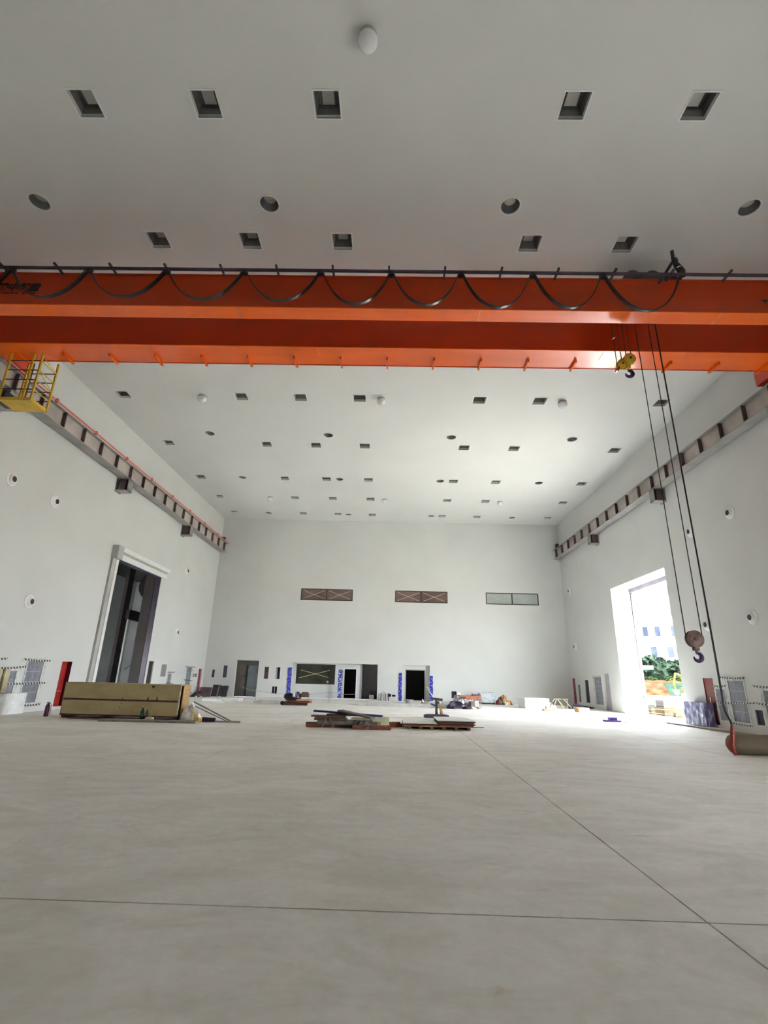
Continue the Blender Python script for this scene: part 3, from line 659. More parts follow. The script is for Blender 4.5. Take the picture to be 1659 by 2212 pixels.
tape('l', 32.5, 1.82, 34.1, 1.82, 'grey tape across the top of the narrow wrapped panel', 0.08, 'leg_grey')
tape('l', 32.5, 1.60, 34.0, 1.62, 'thin grey tape near the top of the narrow wrapped panel', 0.025, 'leg_grey')
tape('l', 32.5, 1.04, 33.9, 0.98, 'dark tape around the middle of the narrow wrapped panel', 0.04, 'stiffener_brown')
tape('r', 19.66, 1.81, 18.3, 1.78, 'striped hazard tape across the top of the tall right panel')
tape('r', 20.2, 1.51, 19.42, 1.51, 'striped hazard tape above the short right panel')
tape('r', 20.1, 0.92, 18.0, 0.98, 'long striped hazard tape across the right panels', 0.05)
tape('r', 18.0, 1.53, 16.8, 1.52, 'striped hazard tape at the right edge above the last panel')
tape('r', 19.5, 0.27, 18.35, 0.24, 'striped hazard tape along the bottom of the tall right panel')
tape('r', 17.95, 0.98, 16.8, 0.98, 'striped hazard tape at the right edge across the last panel')
tape('r', 32.0, 1.82, 30.7, 1.84, 'grey tape across the top of the far wrapped panel', 0.03, 'leg_grey')
# white film skirt, low left
cv = thing('draped_cover', 'white plastic cover draped along the wall foot at left edge', 'cover', (XL + 0.2, 17.4, 0))
film_sheet(XL + 0.16, 16.2, 18.42, 0.0, 0.66, 0.05, 1, 16, 8).build('cover_front', 'white_paint', cv, smooth=True)
MB().box(XL + 0.003, XL + 0.17, 16.2, 18.40, 0.60, 0.66).build('cover_top', 'white_paint', cv)
MB().box(XL + 0.003, XL + 0.17, 18.36, 18.40, 0.0, 0.60).build('cover_end', 'white_paint', cv)
ol = MB()
for k, (y, c) in enumerate(((16.9, 0.0), (17.25, 0.02))): ol.obox((XL + 0.14, y, 1.05 + c), (0.06, 0.22, 0.75))
tag(ol.build('olive_padding', 'tape_cream'), 'pale yellow padding strips behind film at the left edge', 'padding')
# blue taped corner strips
def blue_strip(x0, x1, z0, z1, mat, label):
    t = thing('corner_guard', label, 'corner guard', ((x0 + x1) / 2, D, z0), 'blue corner guards around the doorways')
    mb = MB(); n = 10
    for i in range(n):
        a = z0 + (z1 - z0) * i / n; b = z0 + (z1 - z0) * (i + 1) / n; w_ = 0.012 * math.sin(i * 2.1)
        mb.box(x0 + w_, x1 + w_, D - 0.03 - 0.006 * (i % 2), D - 0.004, a, b)
    mb.build('guard_film', mat, t)
    for k in range(3):
        z = z0 + (z1 - z0) * (0.28 + 0.27 * k); MB().box(x0 - 0.10, x0 - 0.01, D - 0.012, D - 0.003, z, z + 0.018).build('tape_tab', 'leg_grey', t)
blue_strip(-7.09, -6.83, 0.22, 1.97, 'blue_film', 'blue film strip at the left edge of the wide recess')
blue_strip(-3.58, -3.30, 0.03, 1.95, 'blue_film_torn', 'torn blue and white film strip beside the inner black door')
blue_strip(0.60, 0.82, 0.0, 1.81, 'blue_film', 'blue film strip left of the black doorway')
blue_strip(2.73, 2.95, 0.05, 1.67, 'blue_film', 'blue film strip right of the black doorway')
# the torn strip hangs on the inner wall plane
# wall nozzles
def nozzle():
    t = thing('air_nozzle', None, 'air nozzle')
    MB().lathe([(0.25, 0.0), (0.25, 0.02), (0.20, 0.05), (0.15, 0.06)], (0, 0, 0), 'X', 24).build('flange_ring', 'nozzle_white', t, smooth=True)
    MB().lathe([(0.16, 0.02), (0.17, 0.05), (0.155, 0.085), (0.12, 0.11), (0.105, 0.114)], (0, 0, 0), 'X', 24).build('ball', 'nozzle_white', t, smooth=True)
    MB().lathe([(0.10, 0.106), (0.10, 0.118), (0.001, 0.116)], (0, 0, 0), 'X', 20).build('mouth', 'dark_plum', t)
    return t
proto = nozzle(); first = True
def put_nozzle(side, y, z, label):
    global first
    o = proto if first else copy_tree(proto); first = False
    o.location = (XL if side == 'l' else XR, y, z); o.rotation_euler = (0, 0, 0 if side == 'l' else math.pi)
    o['label'] = label; o['group'] = 'white round air nozzles on the side walls'
put_nozzle('l', 15.39, 7.55, 'white round air nozzle high at the left edge')
put_nozzle('l', 17.66, 7.55, 'white round air nozzle high between runway and dark doorway')
put_nozzle('l', 17.64, 3.75, 'white round air nozzle low at the left, above the hydrant')
put_nozzle('l', 30.6, 7.54, 'small white air nozzle beyond the dark doorway, upper')
put_nozzle('l', 30.5, 3.75, 'small white air nozzle beyond the dark doorway, lower')
put_nozzle('r', 17.45, 7.56, 'white round air nozzle high at the right edge')
put_nozzle('r', 19.96, 7.56, 'white round air nozzle high beside the hoist ropes')
put_nozzle('r', 17.41, 3.76, 'white round air nozzle low at the right edge')
put_nozzle('r', 19.93, 3.76, 'white round air nozzle low beside the pendant cable')
put_nozzle('r', 34.6, 7.5, 'small white air nozzle in the far right corner, upper')
put_nozzle('r', 34.5, 3.76, 'small white air nozzle in the far right corner, lower')

# ------------------------------------------------------------------ crane runway beams
def runway(side):
    l = side == 'l'
    xr, xw = (-12.42, -12.86) if l else (11.92, 12.36)   # room side, wall side
    x0, x1 = min(xr, xw), max(xr, xw); s = 1 if l else -1
    t = thing('runway_beam', 'brown steel crane runway beam along the %s wall' % ('left' if l else 'right'), 'runway beam', (xw, 20, 10.05), 'crane runway beams')
    yb = D - 0.12
    MB().box(x0, x1, YF + 0.1, yb, 10.05, 10.085).build('bottom_flange', 'beam_flange', t)
    MB().box(x0, x1, YF + 0.1, yb, 10.71, 10.745).build('top_flange', 'beam_flange', t)
    xc = xr - s * 0.15
    MB().box(min(xc, xc - s * 0.05), max(xc, xc - s * 0.05), YF + 0.1, yb, 10.085, 10.71).build('web', 'beam_web', t)
    MB().box((x0 + x1) / 2 - 0.04, (x0 + x1) / 2 + 0.04, YF + 0.1, yb, 10.745, 10.84).build('crane_rail', 'rail_steel', t)
    y = 21.55 - 1.267 * 12
    st = MB().box(min(xr - s * .01, xc), max(xr - s * .01, xc), -0.02, 0.02, 10.085, 10.71)
    so_ = None
    while y < yb:
        if so_ is None: so_ = st.build('stiffener', 'stiffener_brown', t); o = so_
        else: o = so_.copy(); C.objects.link(o)
        o.location = (0, y, 0); y += 1.267
    for yc in (13.75, 21.35, 28.95):
        b = MB(); xa = XL if l else XR
        e0, e1 = min(xa, xr + s * 0.02), max(xa, xr + s * 0.02)
        b.box(e0, e1, yc, yc + 0.42, 9.44, 9.48)
        b.box(e0, e1, yc, yc + 0.42, 10.0, 10.05)
        b.box(e0, e1, yc + 0.19, yc + 0.23, 9.48, 10.0)
        br = b.build('wall_bracket', 'beam_flange', t)
        xe = xr + s * 0.0
        MB().box(min(xe, xe + s * .02), max(xe, xe + s * .02), yc, yc + 0.42, 9.44, 10.05).build('bracket_plate', 'beam_flange', br)
        MB().box(min(xa, xa + s * .02), max(xa, xa + s * .02), yc - 0.03, yc + 0.45, 9.38, 10.08).build('bracket_plate', 'beam_flange', br)
        MB().box(e0 + .12, e1 - .12, yc + 0.02, yc + 0.19, 9.48, 10.0).build('bracket_rib', 'stiffener_brown', br)
    MB().box((x0 + x1) / 2 - 0.10, (x0 + x1) / 2 + 0.10, yb - 0.42, yb - 0.12, 10.745, 11.15).build('end_stop', 'dark_steel', t)
    if l:
        for dx, dz in ((0.03, 10.80), (0.07, 10.74)):
            MB().box(xr + dx - 0.018, xr + dx + 0.018, YF + 0.1, yb + 0.05, dz, dz + 0.035).build('conductor_bar', 'rail_red', t)
        ins = None; y = 13.2
        while y < yb:
            if ins is None: ins = MB().box(xr - 0.01, xr + 0.10, -0.04, 0.04, 10.72, 10.86).build('bar_clamp', 'rail_red', t); o = ins
            else: o = ins.copy(); C.objects.link(o)
            o.location = (0, y, 0); y += 2.534
runway('l'); runway('r')

# ------------------------------------------------------------------ overhead crane
ZB, ZT = 10.60, 11.66
cr = thing('overhead_crane', 'orange double girder overhead crane spanning the hall', 'crane', (0, 11.8, ZB))
def girder(y0, y1, label):
    gd = MB().box(-12.2, 11.7, y0 + 0.02, y1 - 0.02, ZB + 0.03, ZT - 0.03).build('girder', 'girder_shaded', cr)
    gd['label'] = label
    MB().box(-12.2, 11.7, y0, y1, ZB, ZB + 0.03).build('bottom_flange', 'crane_paint', gd)
    MB().box(-12.2, 11.7, y0 - 0.01, y1 + 0.01, ZT - 0.03, ZT).build('top_flange', 'girder_shaded', gd)
    return gd
g1 = girder(10.55, 10.99, 'orange near box girder'); g2 = girder(12.17, 12.66, 'orange far box girder')
for x in (2.15, -4.2, 8.35): MB().box(x, x + 0.02, 10.56, 10.985, ZB - 0.004, ZB).build('weld_seam', 'table_rust' if x < 0 else 'strap_orange', g1)
for x in (-2.33, 6.0, 8.3): MB().box(x, x + 0.015, 12.18, 12.60, ZB - 0.004, ZB).build('weld_seam', 'strap_orange', g2)
MB().box(-12.2, 11.7, 12.66, 13.04, ZB + 0.005, ZB + 0.03).build('walkway_plate', 'crane_paint', cr)
MB().box(-12.2, 11.7, 13.03, 13.05, ZB - 0.012, ZB + 0.06).build('walkway_edge', 'crane_red', cr)
bk = None
for k in range(17):
    x = -11.5 + 1.403 * k
    if bk is None:
        bk = MB().prism([(-0.025, 12.58, ZB - 0.005), (-0.025, 13.11, ZB - 0.005), (-0.025, 13.11, ZB - 0.07), (-0.025, 12.60, ZB - 0.10)], (0.05, 0, 0)).build('walkway_bracket', 'crane_paint', cr); o = bk
    else: o = bk.copy(); C.objects.link(o)
    o.location = (x, 0, 0)
for xc in (-12.64, 12.14):
    MB().box(xc - 0.17, xc + 0.17, 9.4, 14.4, 10.95, 11.45).build('end_carriage', 'crane_red', cr)
    for y in (9.9, 13.9):
        MB().lathe([(0.16, -0.06), (0.19, -0.06), (0.19, -0.05), (0.165, -0.045), (0.165, 0.045), (0.19, 0.05), (0.19, 0.06), (0.16, 0.06)], (xc, y, 11.03), 'X', 20).build('wheel', 'dark_steel', cr)
# walkway handrail above girder is hidden by the girder; festoon track in front
MB().box(-12.2, 11.6, 10.27, 10.33, 11.555, 11.615).build('festoon_track', 'rail_steel', cr)
ar = None
for x in (-10.53, -9.06, -7.59, -6.13, -4.66, -3.19, -1.71, -0.24, 1.22, 2.69, 4.15, 5.62, 7.09, 8.56, 10.03):
    if ar is None: ar = MB().box(-0.025, 0.025, 10.17, 10.56, 11.60, 11.65).build('track_arm', 'rail_steel', cr); o = ar
    else: o = ar.copy(); C.objects.link(o)
    o.location = (x, 0, 0)
# hoist trolley
tr = MB().box(6.05, 7.45, 10.62, 12.60, 11.72, 11.86).build('trolley_frame', 'trolley_brown', cr)
for x in (6.32, 6.85):
    for y in (10.72, 12.42):
        MB().lathe([(0.17, -0.06), (0.21, -0.06), (0.21, -0.04), (0.18, -0.035), (0.18, 0.05), (0.05, 0.06)], (x, y, 11.86), 'Y', 22).build('trolley_wheel', 'trolley_brown', tr)
MB().lathe([(0.05, 6.2), (0.22, 6.2), (0.22, 7.3), (0.05, 7.3)], (0, 11.55, 11.98), 'X', 22).build('hoist_drum', 'trolley_brown', tr)
MB().tube([(7.26, 10.36, 12.42), (7.25, 10.36, 12.12), (7.28, 10.36, 11.90), (7.36, 10.36, 11.70), (7.33, 10.36, 11.50)], 0.045, 8).build('towing_arm', 'dark_steel', tr)
MB().tube([(7.33, 10.40, 12.20), (7.22, 10.40, 12.06), (6.98, 10.42, 11.68), (6.9, 10.60, 11.55)], 0.04, 8).build('towing_brace', 'dark_steel', tr)
MB().tube([(7.29, 10.34, 12.14), (7.31, 10.33, 11.95), (7.42, 10.32, 11.74), (7.40, 10.32, 11.55)], 0.055, 8).build('cable_bundle', 'black_rubber', tr)
for z in (11.98, 11.84): MB().lathe([(0.06, -0.008), (0.06, 0.008)], (7.33, 10.33, z), 'Z', 10).build('cable_tie', 'nozzle_white', tr)
# lettering on the near girder
def text_mesh(body, size, loc, name, mat, parent, shear=0.25, bold=0.012):
    cu = bpy.data.curves.new(name, 'FONT'); cu.body = body; cu.size = size; cu.shear = shear; cu.offset = bold; cu.extrude = 0.002
    o = bpy.data.objects.new(name, cu); C.objects.link(o); bpy.context.view_layer.update()
    me = bpy.data.meshes.new_from_object(o.evaluated_get(bpy.context.evaluated_depsgraph_get()))
    C.objects.unlink(o); bpy.data.objects.remove(o)
    n = bpy.data.objects.new(name, me); C.objects.link(n); me.materials.clear(); me.materials.append(M[mat])
    me.transform(Matrix.Translation(loc) @ Matrix.Rotation(math.pi / 2, 4, 'X')); adopt(n, parent); return n
text_mesh('\u8c6b\u4e2d\u8d77\u91cd', 0.285, (-10.75, 10.565, 11.075), 'lettering', 'text_black', g1)
for x0, x1 in ((-10.6, -10.1), (-10.02, -9.62)):
    mb = MB(); k = x0
    while k < x1 - 0.05:
        mb.obox((k + 0.02, 10.566, 10.985), (0.035, 0.006, 0.035 + 0.012 * math.sin(k * 40)), 0, 0, 0.3); k += 0.045
    mb.build('small_lettering', 'text_black', g1)
MB().prism([(9.44, 10.566, 11.05), (9.52, 10.566, 10.98), (9.50, 10.566, 10.93), (9.60, 10.566, 11.0), (9.62, 10.566, 11.05)], (0, 0.004, 0)).build('logo_mark', 'text_black', g1)

# festoon cable
fc = thing('festoon_cable', 'black flat festoon cable hanging in loops before the crane girder', 'cable', (0, 10.3, 11.5))
hp = [-12.1, -10.22, -8.15, -6.08, -4.02, -2.01, -0.17, 1.63, 3.48, 5.29, 7.30]
sag = [10.63, 10.62, 10.66, 10.61, 10.59, 10.52, 10.52, 10.47, 10.48, 10.41]
for k in range(len(hp) - 1):
    a, b = hp[k] + 0.05, hp[k + 1] - 0.05; zt = 11.50; zb = sag[k]; pts = []; n = 22
    for i in range(n + 1):
        u = i / n * 2 - 1; pts.append((a + (b - a) * i / n, 10.30, zb + (zt - zb) * (0.72 * u * u + 0.28 * u ** 4)))
    lp = MB().tube(pts, 0.03, flat=(0.075, 0.02)).build('cable_loop', 'black_rubber', fc, smooth=True)
    MB().tube([(p[0], 10.22, p[2] - 0.015 - 0.02 * math.sin(i * math.pi / n)) for i, p in enumerate(pts)], 0.014, 6).build('cable_strand', 'black_rubber', lp, smooth=True)
    if k: MB().box(hp[k] - 0.06, hp[k] + 0.06, 10.24, 10.36, 11.45, 11.55).build('cable_trolley', 'dark_steel', fc)

# hooks and ropes
def hook_points(cx, cz, r, y, tilt=0.0, start=100, end=-190):
    pts = []
    for i in range(17):
        a = R(start + (end - start) * i / 16); pts.append((cx + r * math.cos(a) * 1.0, y, cz + r * math.sin(a)))
    return pts
def hook_block(name, label, x, y, z, r, paint, ropes, ztop, blocks):
    t = thing(name, label, 'hook block', (x, y, z))
    for (bx, by, bz, br) in blocks:
        MB().lathe([(br * .55, -0.07), (br, -0.055), (br, -0.03), (br * .86, -0.02), (br * .86, 0.02), (br, 0.03), (br, 0.055), (br * .55, 0.07)], (bx, by, bz), 'Y', 26).build('sheave', paint, t, smooth=True)
        MB().lathe([(br * .22, -0.09), (br * .22, 0.09)], (bx, by, bz), 'Y', 12).build('sheave_pin', 'trolley_brown', t)
    bx, by, bz, br = blocks[-1]
    MB().box(x - r * .55, x + r * .55, y - 0.06, y + 0.06, z + r * 1.35, bz - br * .2).build('side_plate', paint, t, bevel=0.01)
    MB().lathe([(r * .28, 0), (r * .28, r * .7)], (x, y, z + r * .85), 'Z', 10).build('swivel', paint, t)
    rs = [r * q for q in (.30, .32, .36, .40, .44, .48, .50, .50, .48, .46, .44, .40, .36, .32, .26, .18, .08)]
    MB().tube(hook_points(x + r * .1, z, r * .85, y), rs, 10).build('hook', 'hook_steel', t, smooth=True)
    for (rx, ry, rz) in ropes:
        MB().tube([(rx, ry, ztop), (rx, ry, rz)], 0.011, 6).build('rope', 'rope_steel', t)
    return t
hook_block('hook_block', 'brown crane hook block hanging low before the bright doorway', 6.86, 11.6, 2.10, 0.10, 'block_brown', [(6.675, 11.6, 2.5), (7.045, 11.6, 2.5)], 11.72, [(6.86, 11.6, 2.49, 0.19)])
hk = hook_block('hook_block', 'yellow crane hook block hanging just below the girders', 6.30, 11.6, 9.46, 0.11, 'yellow_paint', [(6.02, 11.6, 9.75), (6.16, 11.6, 9.85), (6.30, 11.6, 9.95), (6.44, 11.6, 9.95)], 11.72, [(6.17, 11.63, 9.77, 0.14), (6.36, 11.57, 9.90, 0.16)])
MB().obox((6.05, 11.6, 9.62), (0.05, 0.02, 0.16), 0, 0, 0.5).build('limit_weight', 'pendant_red', hk)
MB().obox((5.98, 11.5, 10.52), (0.09, 0.03, 0.025), 0, 0, -0.7).build('rope_clip', 'nozzle_white', hk)
pd = thing('pendant_control', 'red pendant controller on a long black cable', 'pendant control', (7.25, 11.6, 0.3))
MB().tube([(7.24, 11.6, 11.72), (7.25, 11.6, 8), (7.26, 11.6, 4), (7.26, 11.6, 2.0), (7.25, 11.6, 1.4), (7.24, 11.6, 1.1), (7.27, 11.6, 0.92), (7.33, 11.6, 0.80), (7.35, 11.6, 0.70)], [.018] * 3 + [.022] * 6, 8).build('cable', 'black_rubber', pd, smooth=True)
MB().tube([(7.35, 11.6, 0.72), (7.345, 11.6, 0.66), (7.34, 11.6, 0.60), (7.30, 11.59, 0.45), (7.26, 11.58, 0.33), (7.27, 11.58, 0.22), (7.31, 11.58, 0.14)], [.025, .035, .042, .048, .055, .055, .03], 10).build('pendant_body', 'pendant_red', pd, smooth=True)
for k in range(4): MB().lathe([(0.014, 0), (0.012, -0.02)], (7.32 - 0.02 * k, 11.548, 0.55 - 0.07 * k), 'Y', 10).build('button', 'hydrant_maroon', pd)

# yellow maintenance basket under the crane
bs = thing('crane_basket', 'yellow caged maintenance basket hanging below the crane at left', 'basket', (-11.2, 13.0, 8.98))
bx0, bx1, by0, by1, bz0, bz1 = -11.72, -10.76, 12.66, 13.36, 8.98, 10.60
MB().box(bx0, bx1, by0, by1, bz0, bz0 + 0.03).build('floor_plate', 'yellow_paint', bs)
MB().box(bx0, bx1, by0, by0 + 0.02, bz0 + .03, bz0 + 0.10).box(bx1 - .02, bx1, by0, by1, bz0 + .03, bz0 + .10).build('toe_board', 'yellow_paint', bs)
for (x, y) in ((bx0, by0), (bx1, by0), (bx1, by1), (bx0, by1), (-11.02, by0 + .01), (-11.35, by1)):
    MB().box(x - 0.025, x + 0.025, y - 0.025, y + 0.025, bz0, bz1 + (0.0 if y < 13 else 0.1)).build('post', 'yellow_paint', bs)
for z in (9.35, 9.68, 10.01, 10.34):
    MB().box(bx0, bx1, by0 - 0.012, by0 + 0.012, z - .012, z + .012).build('rail', 'dark_steel', bs)
    MB().box(bx0, bx1, by1 - 0.012, by1 + 0.012, z - .012, z + .012).build('rail', 'dark_steel', bs)
    MB().box(bx1 - .012, bx1 + .012, by0, by1, z - .012, z + .012).build('rail', 'yellow_paint', bs)
MB().tube([(bx1, by0, 10.5), (bx1, by1, 10.36)], 0.014, 6).build('brace', 'yellow_paint', bs)
MB().tube([(bx1, by0, 10.0), (bx1, by1, 9.70)], 0.012, 6).build('brace', 'yellow_paint', bs)
MB().box(-11.45, -11.38, 13.1, 13.2, 9.0, 10.6).build('cabinet_post', 'dark_steel', bs)
MB().box(-12.0, -11.78, 12.9, 13.3, 9.05, 9.45).build('control_box', 'dark_steel', bs)

# ------------------------------------------------------------------ plywood crate
ct = thing('plywood_crate', 'long plywood shipping crate in two tiers on a dark pallet', 'crate', (-8.8, 17.7, 0))
cx0, cx1, cy0, cy1 = -10.72, -6.88, 17.22, 18.08
for x in (-10.6, -9.3, -8.0, -7.0): MB().box(x - 0.06, x + 0.06, cy0, cy1, 0.0, 0.075).build('pallet_block', 'wood_dark', ct)
MB().box(cx0, cx1, cy0 - 0.01, cy1, 0.075, 0.125).build('pallet_deck', 'wood_dark', ct)
def ply(x0, x1, z0, z1, y=cy0, mat='plywood'):
    return MB().box(x0, x1, y, y + 0.02, z0, z1).build('plywood_panel', mat, ct)
ply(cx0, -9.4, 0.125, 0.545); ply(-9.395, -8.45, 0.125, 0.545); ply(-8.445, cx1 - .02, 0.125, 0.545)
ply(cx0 + .01, -8.75, 0.60, 1.05); ply(-8.745, -7.85, 0.60, 1.05); ply(-7.845, cx1 - .01, 0.60, 1.05)
MB().box(cx0, cx1, cy0 + 0.025, cy1 - 0.03, 0.125, 1.04).build('core', 'wood_dark', ct)
MB().box(cx0, cx1, cy0 + 0.005, cy0 + 0.03, 0.545, 0.60).build('batten', 'wood_dark', ct)
MB().box(cx0 - 0.01, cx1 + 0.01, cy0 - 0.015, cy1, 1.05, 1.085).build('lid', 'plywood', ct)
MB().box(cx0 - 0.01, cx0 + 0.9, cy0 - 0.02, cy0 + 0.3, 1.085, 1.092).build('lid_sheet', 'wood_brown', ct)
MB().box(cx0 - 0.005, cx0 + 0.015, cy0, cy1, 0.125, 1.05).build('end_panel', 'plywood', ct)
MB().obox((cx1 + 0.02, (cy0 + cy1) / 2 + 0.06, 0.62), (0.025, 0.80, 0.90), 0.10).build('end_panel', 'plywood_warm', ct)
MB().box(cx1 - 0.03, cx1 + 0.015, cy0 - 0.012, cy0 + 0.02, 0.15, 1.05).build('corner_post', 'wood_pale', ct)
for x in (-7.95, -7.65): MB().prism([(x, cy0 - 0.003, 0.60), (x + 0.06, cy0 - 0.003, 0.60), (x + 0.05, cy0 - 0.003, 0.72)], (0, 0.004, 0)).build('dark_notch', 'near_black', ct)
MB().prism([(-7.86, cy0 - 0.003, 1.04), (-7.72, cy0 - 0.003, 1.04), (-7.80, cy0 - 0.003, 0.95)], (0, 0.004, 0)).build('dark_notch', 'near_black', ct)
for x, z in ((-8.75, 0.63), (-8.77, 0.48), (-8.79, 0.35)): MB().lathe([(0.018, 0), (0.016, -0.004)], (x, cy0, z), 'Y', 10).build('knot_hole', 'near_black', ct)
tag(MB().obox((-7.45, 16.55, 0.03), (2.95, 0.42, 0.06), 0.05).build('loose_board', 'wood_grey', bevel=0.005), 'long grey board lying before the plywood crate', 'board')
tag(MB().obox((-9.3, 16.95, 0.012), (1.9, 0.22, 0.024), -0.03).build('loose_board', 'wood_brown'), 'thin brown board at the left foot of the crate', 'board')
def bottle(name, x, y, r, h, mat, capm, label):
    t = thing(name, label, 'bottle', (x, y, 0))
    MB().lathe([(r * .9, 0), (r, .01), (r, h * .6), (r * .4, h * .8), (r * .35, h * .95)], (x, y, 0.0), 'Z', 16).build('body', mat, t, smooth=True)
    MB().lathe([(r * .42, h * .93), (r * .42, h)], (x, y, 0), 'Z', 12).build('cap', capm, t)
bottle('green_bottle', -7.92, 17.0, 0.06, 0.42, 'bottle_green', 'strap_yellow', 'dark green bottle standing before the plywood crate')
bottle('green_bottle', -7.78, 17.02, 0.045, 0.36, 'bottle_green', 'wood_pale', 'slimmer dark bottle beside the green bottle')
tag(MB().lathe([(0.05, 0), (0.15, 0.02), (0.13, 0.10), (0.03, 0.13)], (-7.62, 16.9, 0.0), 'Z', 14).build('rag_bundle', 'wood_pale', smooth=True), 'pale rag bundle beside the bottles', 'rag')
def lump(name, c, s, mat, label, cat, seed, group=None, parent=None):
    rng = random.Random(seed); nu, nv = 14, 8; mb = MB(); ph = [rng.uniform(0, 6.3) for _ in range(6)]
    def P(i, j):
        a = 2 * math.pi * i / nu; e = (math.pi / 2) * j / nv
        k = 1 + 0.16 * math.sin(3 * a + ph[0] + 2 * e) + 0.12 * math.sin(5 * a + ph[1]) * math.cos(3 * e + ph[2]) + 0.08 * math.sin(9 * a + ph[3] + 5 * e)
        return (c[0] + s[0] * k * math.cos(a) * math.cos(e), c[1] + s[1] * k * math.sin(a) * math.cos(e), c[2] + s[2] * k * math.sin(e) * (1 if j else 0))
    g_ = [[P(i % nu, j) for j in range(nv + 1)] for i in range(nu + 1)]
    for i in range(nu):
        for j in range(nv): mb.quad(g_[i][j], g_[i + 1][j], g_[i + 1][j + 1], g_[i][j + 1])
    mb._add([g_[i][0] for i in range(nu)], [tuple(reversed(range(nu)))])
    o = mb.build(name, mat, parent, smooth=True)
    return tag(o, label, cat, group) if label else o
lump('white_bag', (-6.55, 17.5, 0), (0.32, 0.28, 0.42), 'bag_white', 'crumpled white bag at the end of the plywood crate', 'bag', 4)
rk = thing('yellow_rack', 'small yellow metal frame leaning beside the crate end', 'frame', (-6.15, 17.0, 0))
MB().tube([(-6.35, 17.0, 0.36), (-5.98, 17.0, 0.0)], 0.022, 6).build('top_bar', 'strap_yellow', rk)
MB().tube([(-6.35, 17.0, 0.02), (-6.0, 17.0, 0.02)], 0.022, 6).build('bottom_bar', 'strap_yellow', rk)
for x, z in ((-6.30, 0.32), (-6.20, 0.22), (-6.10, 0.12)): MB().tube([(x, 17.0, z), (x - .02, 17.0, 0.02)], 0.015, 6).build('strut', 'wood_pale', rk)
MB().box(-6.12, -5.98, 16.75, 16.95, 0.0, 0.13).build('foot_block', 'yellow_paint', rk)
for k, (p, q, r_, m_, lb) in enumerate([((-6.6, 17.8, 0.55), (-5.1, 17.2, 0.03), 0.022, 'leg_grey', 'upper grey pole sloping down from the crate end'), ((-6.5, 17.7, 0.42), (-5.2, 17.15, 0.025), 0.016, 'wood_grey', 'lower grey pole sloping down from the crate end'),
                                       ((-5.9, 17.0, 0.03), (-4.75, 17.05, 0.03), 0.026, 'leg_grey', 'dark pole lying flat beyond the yellow frame')]):
    tag(MB().tube([p, q], r_, 8).build('metal_pole', m_), lb, 'pole')
tag(MB().tube([(-5.95, 17.0, 0.075), (-5.55, 17.02, 0.075)], [0.075, 0.06], 12).build('machine_head', 'dark_plum'), 'dark cylinder lying beside the yellow frame', 'cylinder')
# fire extinguisher
fx = thing('fire_extinguisher', 'dark red fire extinguisher standing before the left wall', 'fire extinguisher', (-11.29, 17.42, 0))
MB().lathe([(0.06, 0), (0.07, 0.01), (0.07, 0.30), (0.06, 0.35), (0.03, 0.38), (0.025, 0.40)], (-11.29, 17.42, 0), 'Z', 18).build('cylinder_body', 'extinguisher_red', fx, smooth=True)
MB().box(-11.31, -11.27, 17.36, 17.48, 0.40, 0.44).build('valve_handle', 'leg_grey', fx)
MB().tube([(-11.27, 17.42, 0.40), (-11.19, 17.42, 0.38), (-11.17, 17.42, 0.25), (-11.18, 17.42, 0.05)], 0.012, 6).build('hose', 'leg_grey', fx)

# ------------------------------------------------------------------ lumber pile in the centre
def plank(x0, y0, x1, y1, z, wd, th, mat, name='plank', label=None, cat='plank', group=None, dz=0.0):
    d = Vector((x1 - x0, y1 - y0, 0)); L = d.length
    o = MB().obox(((x0 + x1) / 2, (y0 + y1) / 2, z + th / 2 + dz / 2), (L, wd, th), math.atan2(d.y, d.x), 0, -math.atan2(dz, L)).build(name, mat, bevel=0.004)
    if label: tag(o, label, cat, group)
    return o
G_ = 'planks in the central lumber pile'
LP = [(-2.55, 16.45, -1.0, 16.55, 0.0, .14, .09, 'wood_red', 'reddish bearer under the left end of the lumber pile'), (-1.1, 16.1, 0.05, 16.15, 0.0, .2, .12, 'wood_red', 'reddish bearer under the right end of the lumber pile'),
      (-2.62, 16.9, -0.2, 17.0, 0.0, .25, .10, 'wood_brown', 'brown beam at the bottom back of the lumber pile'),
      (-2.2, 16.42, -0.35, 16.38, 0.09, .22, .10, 'wood_grey', 'thick grey timber in the lower lumber pile'), (-1.9, 16.75, -0.25, 16.62, 0.10, .2, .08, 'wood_pale', 'pale timber in the lower lumber pile'),
      (-2.3, 16.55, -1.3, 16.5, 0.20, .30, .07, 'wood_brown', 'brown board on the left of the lumber pile'), (-1.3, 16.4, -0.5, 16.35, 0.19, .2, .05, 'wood_grey', 'grey slat on the right of the lumber pile'),
      (-2.42, 16.65, -1.35, 16.55, 0.28, .25, .05, 'wood_brown', 'upper brown board on the left of the lumber pile'), (-1.95, 16.75, -0.95, 16.6, 0.33, .22, .04, 'board_plum', 'flat plum board near the top of the lumber pile'),
      (-1.15, 16.35, -0.62, 16.3, 0.25, .22, .05, 'wood_pale', 'short pale board on the right of the lumber pile')]
for a in LP: plank(*a[:8], label=a[8], group=G_)
plank(-2.4, 17.0, -0.2, 16.45, 0.40, .16, .055, 'board_blue', 'blue_board', 'long blue board on top of the lumber pile', 'board', dz=-0.07)
plank(-1.55, 16.6, -0.5, 16.15, 0.46, .34, .045, 'board_plum', 'plum_board', 'wide plum board lying across the lumber pile top', 'board', dz=-0.16)
tag(MB().obox((-0.32, 16.75, 0.17), (0.55, 0.4, 0.30), 0.3).build('cream_block', 'box_cream'), 'cream carton tucked behind the lumber pile', 'carton')
